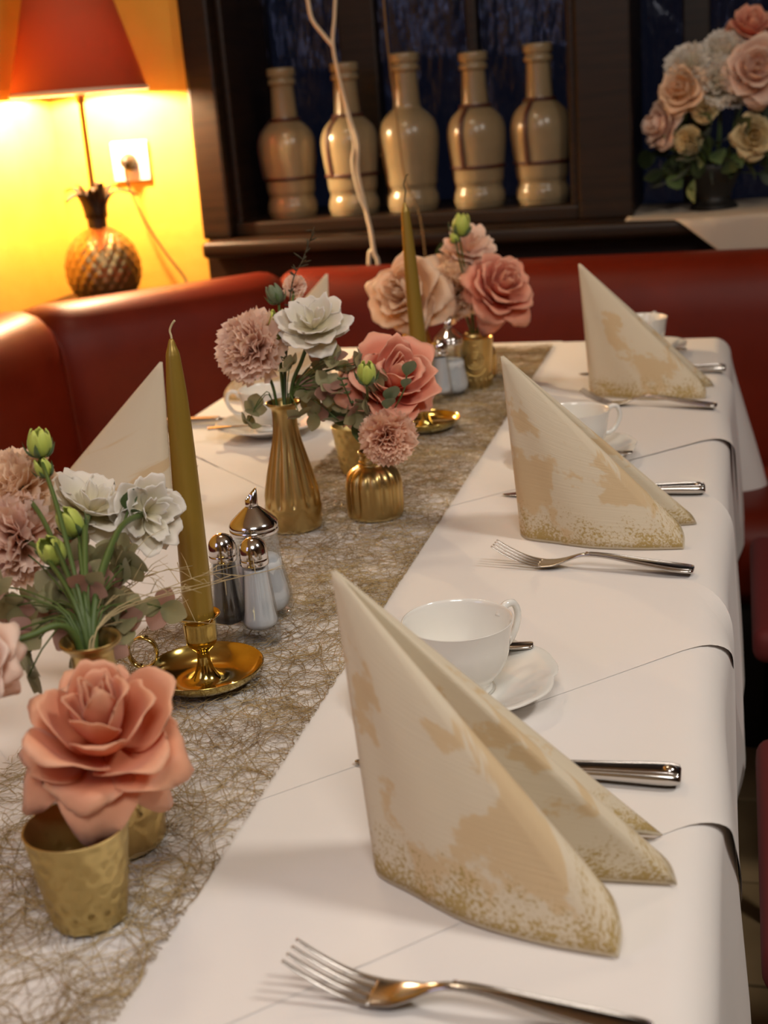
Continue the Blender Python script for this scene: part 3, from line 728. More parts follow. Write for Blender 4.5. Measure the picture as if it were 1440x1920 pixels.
make_sugar((-.420, 1.965, ZR), .35, 'glass sugar dispenser by the embossed gold cup')

# ------------------------------------------------------------------ flowers
def bez(p, t):
    a, b, c, d = p; u = 1 - t
    return (u**3 * a[0] + 3*u*u*t * b[0] + 3*u*t*t * c[0] + t**3 * d[0], u**3 * a[1] + 3*u*u*t * b[1] + 3*u*t*t * c[1] + t**3 * d[1])
def cup_petal(prof, half, R, ruf=0.0, nf=3, nu=9, nv=9, seed=0, tip=0.16, roll=0.0):
    """a petal lying on a surface of revolution; prof = Bezier of (r, z) in units of R"""
    q = random.Random(seed); ph = q.uniform(0, 6); ph2 = q.uniform(0, 6); as_ = q.uniform(-.12, .12)
    def fn(u, v):
        s = u * 2 - 1; ve = v * (1 - tip * s * s + as_ * s * v)
        r, z = bez(prof, ve)
        wf = math.sin(PI * (.13 + .74 * v)) ** .58
        a = s * half * wf
        rr = ruf * v * v * (math.sin(nf * s * 2 + ph) + .6 * math.sin(nf * 3.7 * s + ph2))
        edge = abs(s) ** 2 * v
        roll_ = max(0, ve - .72) / .28; k_ = roll * roll_ * roll_
        pt = .07 * v ** 3 * math.exp(-(s / .22) ** 2)                      # pointed tip
        r2 = r + rr * .7 + .05 * edge * (1 if seed % 2 else -.6) + k_ * .10 + pt * .6; z2 = z + rr * .5 + .03 * edge - k_ * .13 + pt * (.4 if z > .3 else -.4)
        return (R * r2 * math.cos(a), R * r2 * math.sin(a), R * z2)
    return grid(fn, nu, nv)
def head_matrix(head, root, axis, roll): return Matrix.Translation(Vector(head) - Vector(root)) @ axis_matrix(axis, roll)
MOUTH = []      # x, y, height of the rim, inner radius
def via_rim(root, head, k=.6):
    for (x, y, z, r_) in MOUTH:
        if math.hypot(root[0] - x, root[1] - y) < r_ + .012 and head[2] > z - .09 and root[2] < z:
            d = Vector((head[0] - x, head[1] - y)); l = max(d.length, 1e-6); q = min(r_ * k, l * .5)
            return Vector((x + d.x / l * q, y + d.y / l * q, z))
    return None
def stem_to(r, root, head, axis, rad, R, mt='stem', bend=None):
    h = Vector(head) - Vector(axis).normalized() * R * .25; b = Vector(root)
    mid = (h + b) / 2 + (Vector(bend) if bend else Vector((h.x - b.x, h.y - b.y, 0)) * -.18)
    rim = via_rim(root, h)
    if rim is not None:
        m2 = rim.lerp(h, .5); m2.z = max(m2.z, rim.z + .25 * abs(h.z - rim.z)) + .15 * math.hypot(h.x - rim.x, h.y - rim.y)
        pts = spline([(0, 0, 0), tuple(rim - b), tuple(m2 - b), tuple(h - b)], 7)
    else: pts = spline([tuple(b - b), tuple((b + (mid - b) * .5) - b + Vector((0, 0, .004))), tuple(mid - b), tuple(h - b)], 5)
    v, f = tube([tuple(p) for p in pts], rad, 7); return mesh('stem', v, f, mt, r)
ROSE = [  # n, profile, half angle, ruffle
    (3, [(.02, .0), (.13, .2), (.15, .50), (.10, .80)], 1.5, .012),
    (3, [(.03, -.05), (.22, .10), (.26, .50), (.17, .80)], 1.35, .020),
    (4, [(.03, -.12), (.36, .0), (.42, .45), (.37, .74)], 1.15, .030),
    (4, [(.03, -.18), (.52, -.10), (.62, .35), (.66, .64)], 1.02, .040),
    (5, [(.03, -.24), (.66, -.24), (.82, .22), (.98, .36)], .92, .055),
    (5, [(.03, -.28), (.66, -.34), (1.02, .06), (1.06, -.22)], .98, .060),
    (5, [(.03, -.32), (.62, -.44), (.98, -.20), (.92, -.78)], .98, .060)]
def rose(label, head, axis, R, mt, root, layers=ROSE, seed=1, roll=0, flat=1.0, group=None, name='rose', stemr=.0022, res=11, sepals=True, bend=None, nostem=False):
    r = thing(name, label, 'flower', root, 0, group); q = random.Random(seed); Mh = head_matrix(head, root, axis, roll) @ Matrix.Diagonal((1, 1, flat, 1))
    for li, (n, prof, half, ruf) in enumerate(layers):
        a0 = q.uniform(0, 6)
        for k in range(n):
            dz = q.uniform(-.09, .07); sc = q.uniform(.88, 1.10)
            pr = [(x * sc, z + dz * (i / 3)) for i, (x, z) in enumerate(prof)]
            v, f, uv = cup_petal(pr, half * q.uniform(.9, 1.1), R, ruf, 2 + li % 2, res, res, q.randint(0, 9999), .24, 0 if li < 2 or name != 'rose' else q.uniform(.4, 1.5))
            o = mesh('petal', v, f, mt, r, True, uv)
            o.matrix_local = Mh @ Matrix.Rotation(a0 + 2 * PI * k / n + q.uniform(-.15, .15), 4, 'Z') @ Matrix.Rotation(q.uniform(-.14, .14) * (li > 1), 4, 'Y')
            solid(o, .0006 if R > .02 else .0004)
    if not nostem: stem_to(r, root, head, axis, stemr, R, bend=bend)
    if sepals:
        pr = [(.03, -.30), (.25, -.34), (.45, -.28), (.62, -.40)]
        for k in range(5):
            v, f, uv = cup_petal(pr, .30, R, .02, 2, 4, 5, k, .5); o = mesh('sepal', v, f, 'leaf', r, True, uv); o.matrix_local = Mh @ Matrix.Rotation(k * 2 * PI / 5, 4, 'Z')
    return r
CARN_MESH = {}
def carnation(label, head, axis, R, mt, root, seed=1, dense=1.0, group=None, name='carnation', bend=None, nostem=False):
    r = thing(name, label, 'flower', root, 0, group); q = random.Random(seed); Mh = head_matrix(head, root, axis, q.uniform(0, 6))
    if (mt) not in CARN_MESH:
        vs = []
        for s in range(4):
            qq = random.Random(100 + s)
            ph = [qq.uniform(0, 6) for _ in range(4)]
            def fn(u, v):
                s_ = u * 2 - 1; w_ = (.10 + .52 * v ** 1.1) * 1.0
                zig = (.085 if int(round(u * 14)) % 2 else -.03) * (v > .93)
                rip = .085 * v * v * math.sin(5 * s_ + ph[0]) + .055 * v * v * math.sin(9.5 * s_ + ph[1])
                return (w_ * s_, rip + .18 * v * v, v * (1 - .20 * s_ * s_) + zig)
            v, f, uv = grid(fn, 14, 6); o = mesh('petal', v, f, mt, None, True, uv); vs.append(o.data); bpy.data.objects.remove(o)
        CARN_MESH[mt] = vs
    ms = CARN_MESH[mt]; N = int(46 * dense)
    for i in range(N):
        t = (i + .5) / N; tilt = (t ** .62) * 1.75; az = i * 2.39996 + q.uniform(-.3, .3)
        L = R * (.80 + .28 * math.sin(min(tilt, 1.5))) * q.uniform(.90, 1.08)
        o = link('petal', ms[i % 4], r)
        o.matrix_local = Mh @ Matrix.Translation((0, 0, -R * .18)) @ Matrix.Rotation(az, 4, 'Z') @ Matrix.Rotation(tilt + q.uniform(-.1, .1), 4, 'Y') @ Matrix.Rotation(PI / 2 + q.uniform(-.6, .6), 4, 'Z') @ Matrix.Diagonal((L * 1.0, L, L * 1.02, 1))
    v, f = lathe(spline([(.03, -.62), (.16, -.58), (.22, -.40), (.26, -.10), (.2, .0)], 3), 12); v = [(a * R, b * R, c * R) for a, b, c in v]; o = mesh('calyx', v, f, 'leaf', r); o.matrix_local = Mh
    if not nostem: stem_to(r, root, head, axis, .0017, R, bend=bend)
    return r
LISI = [(4, [(.03, -.20), (.22, .05), (.26, .35), (.34, .52)], .85, .05), (5, [(.03, -.26), (.45, -.10), (.58, .25), (.82, .40)], .85, .07), (6, [(.03, -.30), (.55, -.25), (.80, .10), (1.08, .16)], .78, .09), (5, [(.03, -.32), (.5, -.36), (.85, -.15), (1.08, -.22)], .74, .10)]
def bud(label, head, axis, R, root, seed=1, group=None, bend=None, mt='lime'):
    r = thing('lisianthus_bud', label, 'flower', root, 0, group); q = random.Random(seed); Mh = head_matrix(head, root, axis, q.uniform(0, 6))
    pr = [(.05, -1.0), (.95, -1.0), (1.0, .15), (.45, .95)]
    for k in range(5):
        v, f, uv = cup_petal(pr, .85, R, .05, 3, 8, 8, q.randint(0, 999), .10); o = mesh('petal', v, f, mt, r, True, uv); o.matrix_local = Mh @ Matrix.Rotation(k * 2 * PI / 5, 4, 'Z') @ Matrix.Rotation(q.uniform(-.06, .06), 4, 'Y'); solid(o, .0005)
    pr = [(.05, -1.05), (.9, -1.1), (1.1, -.5), (1.15, .25)]
    for k in range(5):
        v, f, uv = cup_petal(pr, .42, R, .04, 2, 4, 6, k, .7); o = mesh('sepal', v, f, 'leaf', r, True, uv); o.matrix_local = Mh @ Matrix.Rotation(k * 2 * PI / 5 + .4, 4, 'Z')
    stem_to(r, root, Vector(head) - Vector(axis).normalized() * R * .8, axis, .0014, R, bend=bend)
    return r
def leaf_mesh(name, mt, fold=.25, wide=.42, curve=.25):
    def fn(u, v):
        s = u * 2 - 1; w_ = wide * math.sin(PI * min(.985, .04 + .95 * v)) ** .8
        return (s * w_, fold * abs(s) * w_ - curve * v * v, v)
    v, f, uv = grid(fn, 6, 7); o = mesh(name, v, f, mt, None, True, uv); me = o.data; bpy.data.objects.remove(o); return me
LEAF = {k: leaf_mesh('leaf', k) for k in ('leaf', 'greyleaf', 'darkleaf')}
SEP = [leaf_mesh('sepal', 'sepal', .12, .46, .18), leaf_mesh('sepal', 'sepalrose', .12, .46, -.15), leaf_mesh('sepal', 'sepal', -.10, .5, -.2)]
def leaf_at(r, p, d, L, kind, roll=0, name='leaf', me=None):
    o = link(name, me or LEAF[kind], r); z = Vector(d).normalized(); q = Vector((0, 0, 1)).rotation_difference(z)
    o.matrix_local = Matrix.Translation(p) @ q.to_matrix().to_4x4() @ Matrix.Rotation(roll, 4, 'Z') @ Matrix.Scale(L, 4); return o
def spray(label, root, name, cat, anchors, mt_pick, seed, size, per=4, group=None):
    """dried hydrangea: a stem forking to florets of four sepals each"""
    r = thing(name, label, cat, root, 0, group); q = random.Random(seed)
    for (hx, hy, hz) in anchors:
        p = Vector((hx, hy, hz)) - Vector(root)
        rim = via_rim(root, (hx, hy, hz), .75); m1 = (rim - Vector(root)) if rim is not None else p * .45 + Vector((0, 0, .012))
        m2 = m1.lerp(p, .5) + Vector((0, 0, .010)); pts = spline([(0, 0, 0), tuple(m1), tuple(m2), tuple(p)], 4); v, f = tube([tuple(x) for x in pts], .0006, 5); mesh('twig', v, f, 'stem', r)
        ax = Vector((q.uniform(-.8, .8), q.uniform(-1.2, .2), q.uniform(-.3, .9))); A = axis_matrix(ax, q.uniform(0, 6))
        for k in range(per):
            o = link('floret_sepal', SEP[mt_pick(q)], r); L = size * q.uniform(.8, 1.2)
            o.matrix_local = Matrix.Translation(p) @ A @ Matrix.Rotation(2 * PI * k / per + q.uniform(-.2, .2), 4, 'Z') @ Matrix.Rotation(PI / 2 - q.uniform(.05, .5), 4, 'Y') @ Matrix.Rotation(PI / 2, 4, 'Z') @ Matrix.Scale(L, 4)
    return r
for (vx, vy), rz_, rr_ in ((TV1, .1412, .0150), (TV2, .1412, .0150), (TV3, .1412, .0150), (SV2, .0742, .0115), (SV3, .0742, .0115), ((-.367, .609), .060, .027), ((-.045, 3.03), .909 + .095 - ZR, .05)): MOUTH.append((vx, vy, ZR + rz_ + .002, rr_))
def inside(v, z, dx=0, dy=0): return (v[0] + dx, v[1] + dy, ZR + z)
TOCAM = Vector((.35, -.85, .40))
# --- front arrangement
rose('large coral rose filling the front left, over the hammered cup', (-0.3543, .632, 0.8590), (.20, -.34, .90), .0425, 'coral', (-.372, .615, ZR + .012), seed=11, roll=.6, flat=1.2)
carnation('peach carnation at the left edge, topmost of the front flowers', (-.486, .800, .956), (-.2, -.6, .6), .026, 'peach', inside(TV1, .03, -.004), 3)
carnation('pink carnation at the left edge below the peach one', (-.480, .775, .928), (-.1, -.9, .4), .029, 'blush', inside(TV1, .03, -.006, .003), 5)
rose('white lisianthus on the left of the front arrangement, seen from the side', (-.448, .835, .932), (.45, -.10, .9), .033, 'ivory', inside(TV1, .03, .002, .004), LISI, 21, name='lisianthus', flat=.75)
rose('smaller white lisianthus hanging toward the front candle', (-.412, .850, .921), (.75, -.55, .25), .027, 'ivory', inside(TV1, .03, .005, .001), LISI, 22, name='lisianthus', flat=.9)
rose('pale pink rose cut off by the left edge of the picture', (-.424, .625, .904), (-.1, -.85, .5), .023, 'palepink', inside(TV1, .03, 0, -.004), ROSE[2:], 31)
bud('twin green bud standing highest at the left', (-.462, .800, .988), (.1, 0, 1), .010, inside(TV1, .03, -.002, .006), 1)
bud('lower of the twin green buds at the upper left', (-.4605, .797, .971), (-.2, -.2, .9), .007, inside(TV1, .03, -.001, .007), 2)
bud('yellow green bud in front of the pink carnation', (-.432, .742, .930), (-.1, -.5, .8), .0105, inside(TV1, .03, .001, -.002), 3)
bud('yellow green bud under the white lisianthus', (-.437, .780, .937), (-.3, -.3, .8), .0105, inside(TV1, .03, .003, -.003), 4)
A = [(-.475, .74, .905), (-.462, .73, .893), (-.450, .72, .900), (-.468, .75, .880), (-.448, .74, .881), (-.430, .73, .898), (-.428, .76, .912), (-.415, .74, .902), (-.405, .75, .888), (-.398, .77, .900), (-.418, .77, .885), (-.392, .76, .880), (-.440, .71, .872), (-.458, .71, .868), (-.432, .69, .864), (-.410, .79, .868), (-.388, .80, .868), (-.470, .72, .872), (-.405, .72, .872), (-.422, .81, .905), (-.440, .79, .915), (-.399, .735, .866)]
hq = random.Random(77)
A += [(-.435 + hq.uniform(-.05, .042), .745 + hq.uniform(-.04, .05), .888 + hq.uniform(-.025, .03)) for _ in range(26)]
spray('dried hydrangea of faded green and mauve florets in the front arrangement', inside(TV1, .04), 'hydrangea', 'flower', A, lambda q: q.choice((0, 0, 1, 2)), 4, .0165)
r = thing('leaf_sprig', 'small green leaf on a stalk above the white lisianthus at the left', 'flower', inside(TV1, .04, .004, .006)); rt = Vector(r.location)
for (p, d, L) in (((-.421, .838, .927), (.15, .1, 1), .017), ((-.423, .838, .928), (-.5, .1, .35), .011), ((-.420, .838, .925), (.6, 0, .2), .010)): leaf_at(r, Vector(p) - rt, d, L, 'leaf', 1.0)
v, f = tube([tuple(x) for x in spline([(0, 0, 0), tuple(via_rim(r.location, (-.421, .838, .928)) - rt), tuple(Vector((-.421, .838, .928)) - rt)], 5)], .0009, 6); mesh('stem', v, f, 'stem', r)
def grass(label, root, ends, seed, sway=.02):
    r = thing('grass_spray', label, 'dried grass', root); q = random.Random(seed); rt = Vector(root); L = []
    for e in ends:
        e = Vector(e) - rt; mid = e * .55 + Vector((q.uniform(-sway, sway), q.uniform(-sway, sway), .02))
        rim = via_rim(root, Vector(e) + rt) or (rt + Vector((0, 0, .08))); rim = rim - rt; mid = rim.lerp(e, .5) + Vector((q.uniform(-sway, sway), q.uniform(-sway, sway), .015)) * .6
        pts = spline([(0, 0, 0), tuple(rim), tuple(mid), tuple(e)], 6); L.append(tube([tuple(p) for p in pts], [.0006 - .0004 * i / len(pts) for i in range(len(pts))], 5))
        for k in range(7):
            b = Vector(pts[10 + k % 8]); d = Vector((q.uniform(-.03, .03), q.uniform(-.03, .03), q.uniform(-.01, .025)))
            L.append(tube([tuple(b), tuple(b + d * .5 + Vector((0, 0, .003))), tuple(b + d)], [.0003, .00025, .00012], 4))
    for vf in L[::8]: pass
    v, f = join(*L); o = mesh('strands', v, f, 'straw', r); o['kind'] = 'stuff'
grass('fine dry grass wisps reaching from the front flowers across the candle', inside(TV1, .06), [(-.405, .90, .862), (-.385, .95, .845), (-.372, .90, .852), (-.36, .985, .83), (-.43, .90, .89), (-.395, .93, .80), (-.42, .86, .87)], 8)
# --- middle arrangement
carnation('blush pink carnation in the tall gold vase', (-.500, 1.330, .952), (-.35, -.8, .45), .035, 'blush', inside(TV2, .03, -.004), 7, 1.2)
bud('lime green opening bud between the carnation and the white lisianthus', (-.474, 1.350, .970), (.15, -.2, .9), .016, inside(TV2, .03, 0, .004), 5)
rose('white lisianthus in the tall gold vase, beside the lime bud', (-.428, 1.330, .974), (.15, -.55, .75), .036, 'ivory', inside(TV2, .03, .005, .002), LISI, 41, name='lisianthus', flat=.9)
bud('green bud behind the blush carnation against the bench', (-.490, 1.395, .997), (-.3, 0, .9), .011, inside(TV2, .03, -.001, .006), 6, mt='greyleaf')
A = [(-.405 + x, 1.325 + y, z) for x, y, z in ((0, 0, .935), (-.02, .01, .92), (.015, 0, .915), (.03, .01, .905), (-.01, -.01, .902), (.01, .01, .888), (-.025, 0, .895), (.035, -.01, .889), (-.03, .01, .875), (.0, -.005, .870), (.045, 0, .915), (-.045, .02, .905), (.022, 0, .93))] + [(-.50, 1.32, .885), (-.505, 1.31, .872)]
A += [(-.405 + hq.uniform(-.045, .04), 1.325 + hq.uniform(-.02, .03), .905 + hq.uniform(-.035, .035)) for _ in range(20)]
spray('dried grey green hydrangea florets beside the tall vase', inside(TV2, .04), 'hydrangea', 'flower', A, lambda q: q.choice((0, 2, 2, 0, 1)), 14, .0165)
r = thing('heather_sprig', 'thin dark sprig rising from the tall vase against the bench', 'sprig', inside(TV2, .04)); rt = Vector(r.location)
pts = spline([(0, 0, 0), tuple(via_rim(r.location, (-.468, 1.385, 1.0)) - rt), tuple(Vector((-.468, 1.385, 1.000)) - rt), tuple(Vector((-.462, 1.42, 1.030)) - rt), tuple(Vector((-.455, 1.45, 1.062)) - rt)], 6)
v, f = tube([tuple(p) for p in pts], [.0011 - .0006 * i / len(pts) for i in range(len(pts))], 6); mesh('stem', v, f, 'sprig', r)
hd = []
for k in range(26):
    b = Vector(pts[8 + int(k * .6)]); d = Vector((rng.uniform(-.012, .014), rng.uniform(-.006, .006), rng.uniform(.0, .010))); hd.append(tube([tuple(b), tuple(b + d * .6), tuple(b + d)], [.0006, .0010, .0004], 5))
o = mesh('needles', *join(*hd), 'sprig', r); o['kind'] = 'stuff'
carnation('small peach blossom on the bench line behind the tall vase', (-.478, 1.430, 1.000), (.2, -.8, .4), .012, 'palepink', inside(TV2, .03, .003, .005), 9, .5)
rose('coral rose facing the camera in the squat vase', (-.350, 1.345, .909), (.50, -.50, .62), .047, 'coralpink', inside(SV2, .02, .002), seed=51, roll=1.0, flat=1.0)
carnation('peach pink carnation left behind the coral rose', (-.402, 1.372, .886), (-.5, -.7, .3), .030, 'salmon', inside(SV2, .02, -.003), 17)
carnation('salmon carnation hanging over the neck of the squat vase', (-.349, 1.300, .858), (.30, -.9, .10), .027, 'salmon', inside(SV2, .02, .004, -.002), 19, bend=(.002, -.012, .02))
bud('bright green bud standing before the coral rose', (-.358, 1.272, .932), (.1, -.2, .95), .0115, inside(SV2, .02, 0, -.004), 8, bend=(-.006, -.03, .0))
r = thing('eucalyptus_sprig', 'grey green eucalyptus sprig on the right of the coral rose', 'sprig', inside(SV2, .02, .003, -.003)); rt = Vector(r.location)
tip = Vector((-.320, 1.285, .926)) - rt
v, f = tube([tuple(p) for p in spline([(0, 0, 0), tuple(via_rim(r.location, tip + rt) - rt), tuple(tip * .85), tuple(tip)], 6)], .0009, 6); mesh('stem', v, f, 'stem', r)
for p, d, L in ((tip, (.4, -.1, .9), .019), (tip + Vector((-.004, 0, -.012)), (.5, -.2, .8), .014), (Vector((-.338, 1.28, .900)) - rt, (.25, -.2, .8), .022), (Vector((-.342, 1.28, .893)) - rt, (.35, -.3, .75), .018)): leaf_at(r, p, d, L, 'greyleaf', .6)
r = thing('leaf_sprig', 'dark green leaves hanging left over the squat vase', 'sprig', inside(SV2, .02, -.004, -.003)); rt = Vector(r.location)
v, f = tube([tuple(p) for p in spline([(0, 0, 0), tuple(via_rim(r.location, (-.392, 1.335, .874)) - rt), tuple(Vector((-.392, 1.335, .874)) - rt)], 5)], .0011, 6); mesh('stem', v, f, 'stem', r)
for p, d, L in (((-.392, 1.335, .875), (-1, 0, -.15), .030), ((-.386, 1.33, .868), (-.2, -.3, -.8), .022), ((-.383, 1.335, .862), (.3, -.2, -.7), .024), ((-.390, 1.33, .866), (.2, -.5, .3), .018)): leaf_at(r, Vector(p) - rt, d, L, 'leaf', .9)
r = thing('veronica_spike', 'green budded spike left of the bright green bud', 'sprig', inside(SV2, .02, -.002, -.004)); rt = Vector(r.location)
tip = Vector((-.386, 1.275, .925)) - rt; pts = spline([(0, 0, 0), tuple(via_rim(r.location, tip + rt) - rt), tuple(tip)], 8); v, f = tube([tuple(p) for p in pts], .0009, 6); mesh('stem', v, f, 'stem', r)
hd = []
for k in range(40):
    b = Vector(pts[8 + k % 9]); a = k * 2.4; d = Vector((math.cos(a), math.sin(a), .5)) * .0042; hd.append(tube([tuple(b), tuple(b + d * .6), tuple(b + d)], [.0007, .0013, .0005], 5))
o = mesh('bud_spike', *join(*hd), 'leaf', r); o['kind'] = 'stuff'
# --- far arrangement
rose('big peach rose behind the far gold candle', (-.487, 1.995, .903), (-.25, -.85, .45), .060, 'peach', inside(TV3, .03), seed=61, flat=.9)
carnation('peach carnation between the peach rose and the coral rose', (-.424, 2.055, .896), (.05, -.9, .4), .042, 'peach', inside(SV3, .02, -.003), 23, 1.1)
carnation('second peach carnation nearer the big peach rose', (-.446, 2.085, .918), (-.2, -.7, .6), .030, 'peach', inside(SV3, .02, -.004, .002), 24)
rose('pale pink lisianthus rising highest at the far end', (-.404, 2.085, .958), (.25, -.55, .75), .041, 'palepink', inside(SV3, .02, 0, .004), LISI, 71, name='lisianthus')
rose('coral pink rose leaning right at the far end before the dark bench', (-.349, 2.03, .900), (.55, -.62, .55), .053, 'coralpink', inside(SV3, .02, .004), seed=81, roll=2.0)
bud('lime bud on top of the far arrangement', (-.404, 2.03, .998), (.2, 0, 1), .017, inside(SV3, .02, .001, -.004), 9)
bud('small bud on a thin stalk under the lime bud', (-.413, 2.02, .980), (-.2, -.1, 1), .008, inside(SV3, .02, -.001, -.005), 10)
r = thing('leaf_sprig', 'dark leaf showing between the far peach rose and the pink lisianthus', 'sprig', inside(TV3, .04)); rt = Vector(r.location)
v, f = tube([tuple(p) for p in spline([(0, 0, 0), tuple(via_rim(r.location, (-.447, 2.10, .935)) - rt), tuple(Vector((-.447, 2.10, .935)) - rt)], 5)], .001, 6); mesh('stem', v, f, 'stem', r)
for d in ((.3, 0, 1), (-.2, .1, .9), (.6, -.2, .5)): leaf_at(r, Vector((-.447, 2.10, .935)) - rt, d, .030, 'darkleaf', .5)

# ------------------------------------------------------------------ stoneware bottles in the window niche
def make_bottle(x, y, z, rz, label, straps, s=1.0):
    r = thing('stoneware_bottle', label, 'bottle', (x, y, z), rz, 'cream stoneware bottles in the window'); r.scale = (s, s, s)
    pr = [(.0002, 0), (.050, 0), (.055, .004), (.0585, .014), (.0575, .030), (.0530, .042), (.0535, .050), (.0565, .058), (.0580, .078), (.0625, .110), (.0660, .145), (.0650, .170), (.0570, .192), (.0420, .208), (.0320, .217), (.0295, .228), (.0275, .262), (.0265, .290), (.0272, .293), (.0310, .295), (.0318, .300), (.0310, .305), (.0285, .307), (.0285, .311), (.0318, .313), (.0325, .319), (.0322, .328), (.0290, .331), (.0200, .331), (.0190, .318), (.0002, .316)]
    v, f = lathe(spline(pr, 3), 44); mesh('body', v, f, 'stone', r)
    if straps:
        v, f = lathe([(.0570, .084), (.0615, .0845), (.0622, .0905), (.0600, .092)], 44); mesh('strap', v, f, 'strap', r)
        v, f = lathe([(.0325, .214), (.0365, .2145), (.0350, .2215), (.030, .222)], 36); mesh('strap', v, f, 'strap', r)
        def rad(z_):
            for (r0, z0), (r1, z1) in zip(pr[:-1], pr[1:]):
                if z0 <= z_ <= z1 and z1 > z0: return r0 + (r1 - r0) * (z_ - z0) / (z1 - z0)
            return .03
        v, f = [], []
        zs = np.linspace(.088, .218, 16)
        for z_ in zs:
            q = rad(z_) + .0025
            for da, dr in ((-.0055, -.002), (-.0055, .0012), (.0055, .0012), (.0055, -.002)): v.append((math.sqrt(max(q * q - da * da, 0)) + dr, da, z_))
        for i in range(15):
            for k in range(4): f.append((i * 4 + k, i * 4 + (k + 1) % 4, (i + 1) * 4 + (k + 1) % 4, (i + 1) * 4 + k))
        mesh('strap', v, f, 'strap', r)
    else:
        v, f = tube([(.0655 * math.cos(a), .0655 * math.sin(a), .122 - .006 * math.cos(a)) for a in np.linspace(2.2, 5.0, 20)], .0016, 6); mesh('wire_bail', v, f, 'twigdark', r)
    return r
make_bottle(-1.005, 3.05, .937, -2.75, 'leftmost cream stoneware bottle, half in shade', True)
make_bottle(-.852, 3.04, .937, -2.15, 'second bottle from the left, its foot brightly lit by the lamp', True)
make_bottle(-.715, 3.05, .937, -1.2, 'middle stoneware bottle behind the far candle, without straps', False, 1.03)
make_bottle(-.560, 3.05, .937, -1.95, 'fourth stoneware bottle with a dark red leather strap', True)
make_bottle(-.416, 3.05, .937, -1.95, 'rightmost stoneware bottle beside the dark post', True, 1.02)

# ------------------------------------------------------------------ pineapple lamp
lx, ly, lz = -1.377, 2.78, .795
lp = thing('table_lamp', 'brass pineapple table lamp with a red cone shade in the corner', 'lamp', (lx, ly, lz))
n, rows = 160, 84; v = []
bp = spline([(.045, 0), (.060, .012), (.075, .035), (.082, .062), (.080, .092), (.070, .120), (.052, .142), (.034, .156), (.022, .164)], 12); rows = len(bp) - 1
for j, (r0, z) in enumerate(bp):
    for i in range(n):
        a = 2 * PI * i / n; g = abs(math.sin((a * 20 + j * .42) / 2)) * abs(math.sin((a * 20 - j * .42) / 2))
        r2 = r0 + .0036 * g ** .7 * min(1, j / 8) * min(1, (rows - j) / 8); v.append((r2 * math.cos(a), r2 * math.sin(a), z))
f = [(j * n + i, j * n + (i + 1) % n, (j + 1) * n + (i + 1) % n, (j + 1) * n + i) for j in range(rows) for i in range(n)]; f.append(tuple(reversed(range(n))))
pb = mesh('pineapple_body', v, f, 'antique', lp)
def lleaf(L, out, wd):
    def fn(u, t):
        s = u * 2 - 1; w_ = wd * (1 - t ** 2.2) + .0008
        x = .019 + out * t ** 1.7; z = .185 + L * math.sin(PI * (.5 + .22 * out / .075) * t)
        return (x - .003 * s * s, s * w_, z)
    v, f, _ = grid(fn, 4, 9); return v, f
for k in range(9):
    L = (.056, .066, .075)[k % 3]; o = mesh('crown_leaf', *lleaf(L, (.078, .052, .016)[k % 3], .016), 'leafbrass', pb); o.rotation_euler = (0, 0, k * 2 * PI / 9 + .3); solid(o, .0045, 0)
v, f = lathe(spline([(.021, .150), (.0215, .18), (.023, .205), (.014, .235), (.009, .25)], 4), 24); mesh('crown_core', v, f, 'leafbrass', lp)
v, f = lathe([(.0065, .24), (.0062, .44), (.0105, .442), (.0105, .452), (.0062, .455)], 20); mesh('stem', v, f, 'antique', lp)
zr = .452
v, f = lathe([(.0105, zr - .022), (.0110, zr + .002), (.009, zr + .006)], 20, cap0=True, cap1=True); bs = mesh('bulb_socket', v, f, 'antique', lp)
v, f = lathe([(.1475, zr - .002), (.055, zr + .33)], 64); sh = mesh('lamp_shade', v, f, 'shade', lp); solid(sh, .0015)
v, f = lathe([(.1490, zr - .003), (.1494, zr + .003), (.1470, zr + .005)], 64); o = mesh('shade_trim', v, f, 'shadetrim', sh); solid(o, .001)
v, f = tube([(-.1475, 0, zr), (0, 0, zr - .001), (.1475, 0, zr)], .0014, 6); mesh('shade_spider', v, f, 'antique', sh)
v, f = lathe(spline([(.009, zr + .006), (.016, zr + .02), (.023, zr + .040), (.018, zr + .060), (.0002, zr + .066)], 5), 24); mesh('light_bulb', v, f, 'bulb', bs)
# wall socket, plug and cord
so = thing('wall_socket', 'white wall socket behind the pineapple lamp', 'socket', (-1.352, 2.9495, 1.09))
box('plate', (-.045, -.011, -.045), (.045, 0, .045), 'switch', so, .004, 3); v, f = lathe([(.022, 0), (.022, .003), (.019, .003), (.018, .0)], 24); o = mesh('socket_ring', v, f, 'switch', so); o.location = (0, -.011, 0); o.rotation_euler = (PI / 2, 0, 0)
pl = thing('power_cord', 'lamp cord with a round grey plug in the wall socket', 'cord', (-1.352, 2.9375, 1.09))
v, f = lathe(spline([(.0002, 0), (.018, 0), (.0185, .012), (.014, .026), (.006, .034), (.0002, .035)], 3), 24); o = mesh('plug', v, f, 'plug', pl); o.rotation_euler = (PI / 2, 0, 0)
v, f = tube([tuple(p) for p in spline([(0, -.030, -.002), (.004, -.038, -.04), (.03, -.03, -.13), (.075, -.03, -.21), (.12, -.035, -.28), (.10, -.10, -.289)], 8)], .0026, 8); mesh('cord', v, f, 'cord', pl)

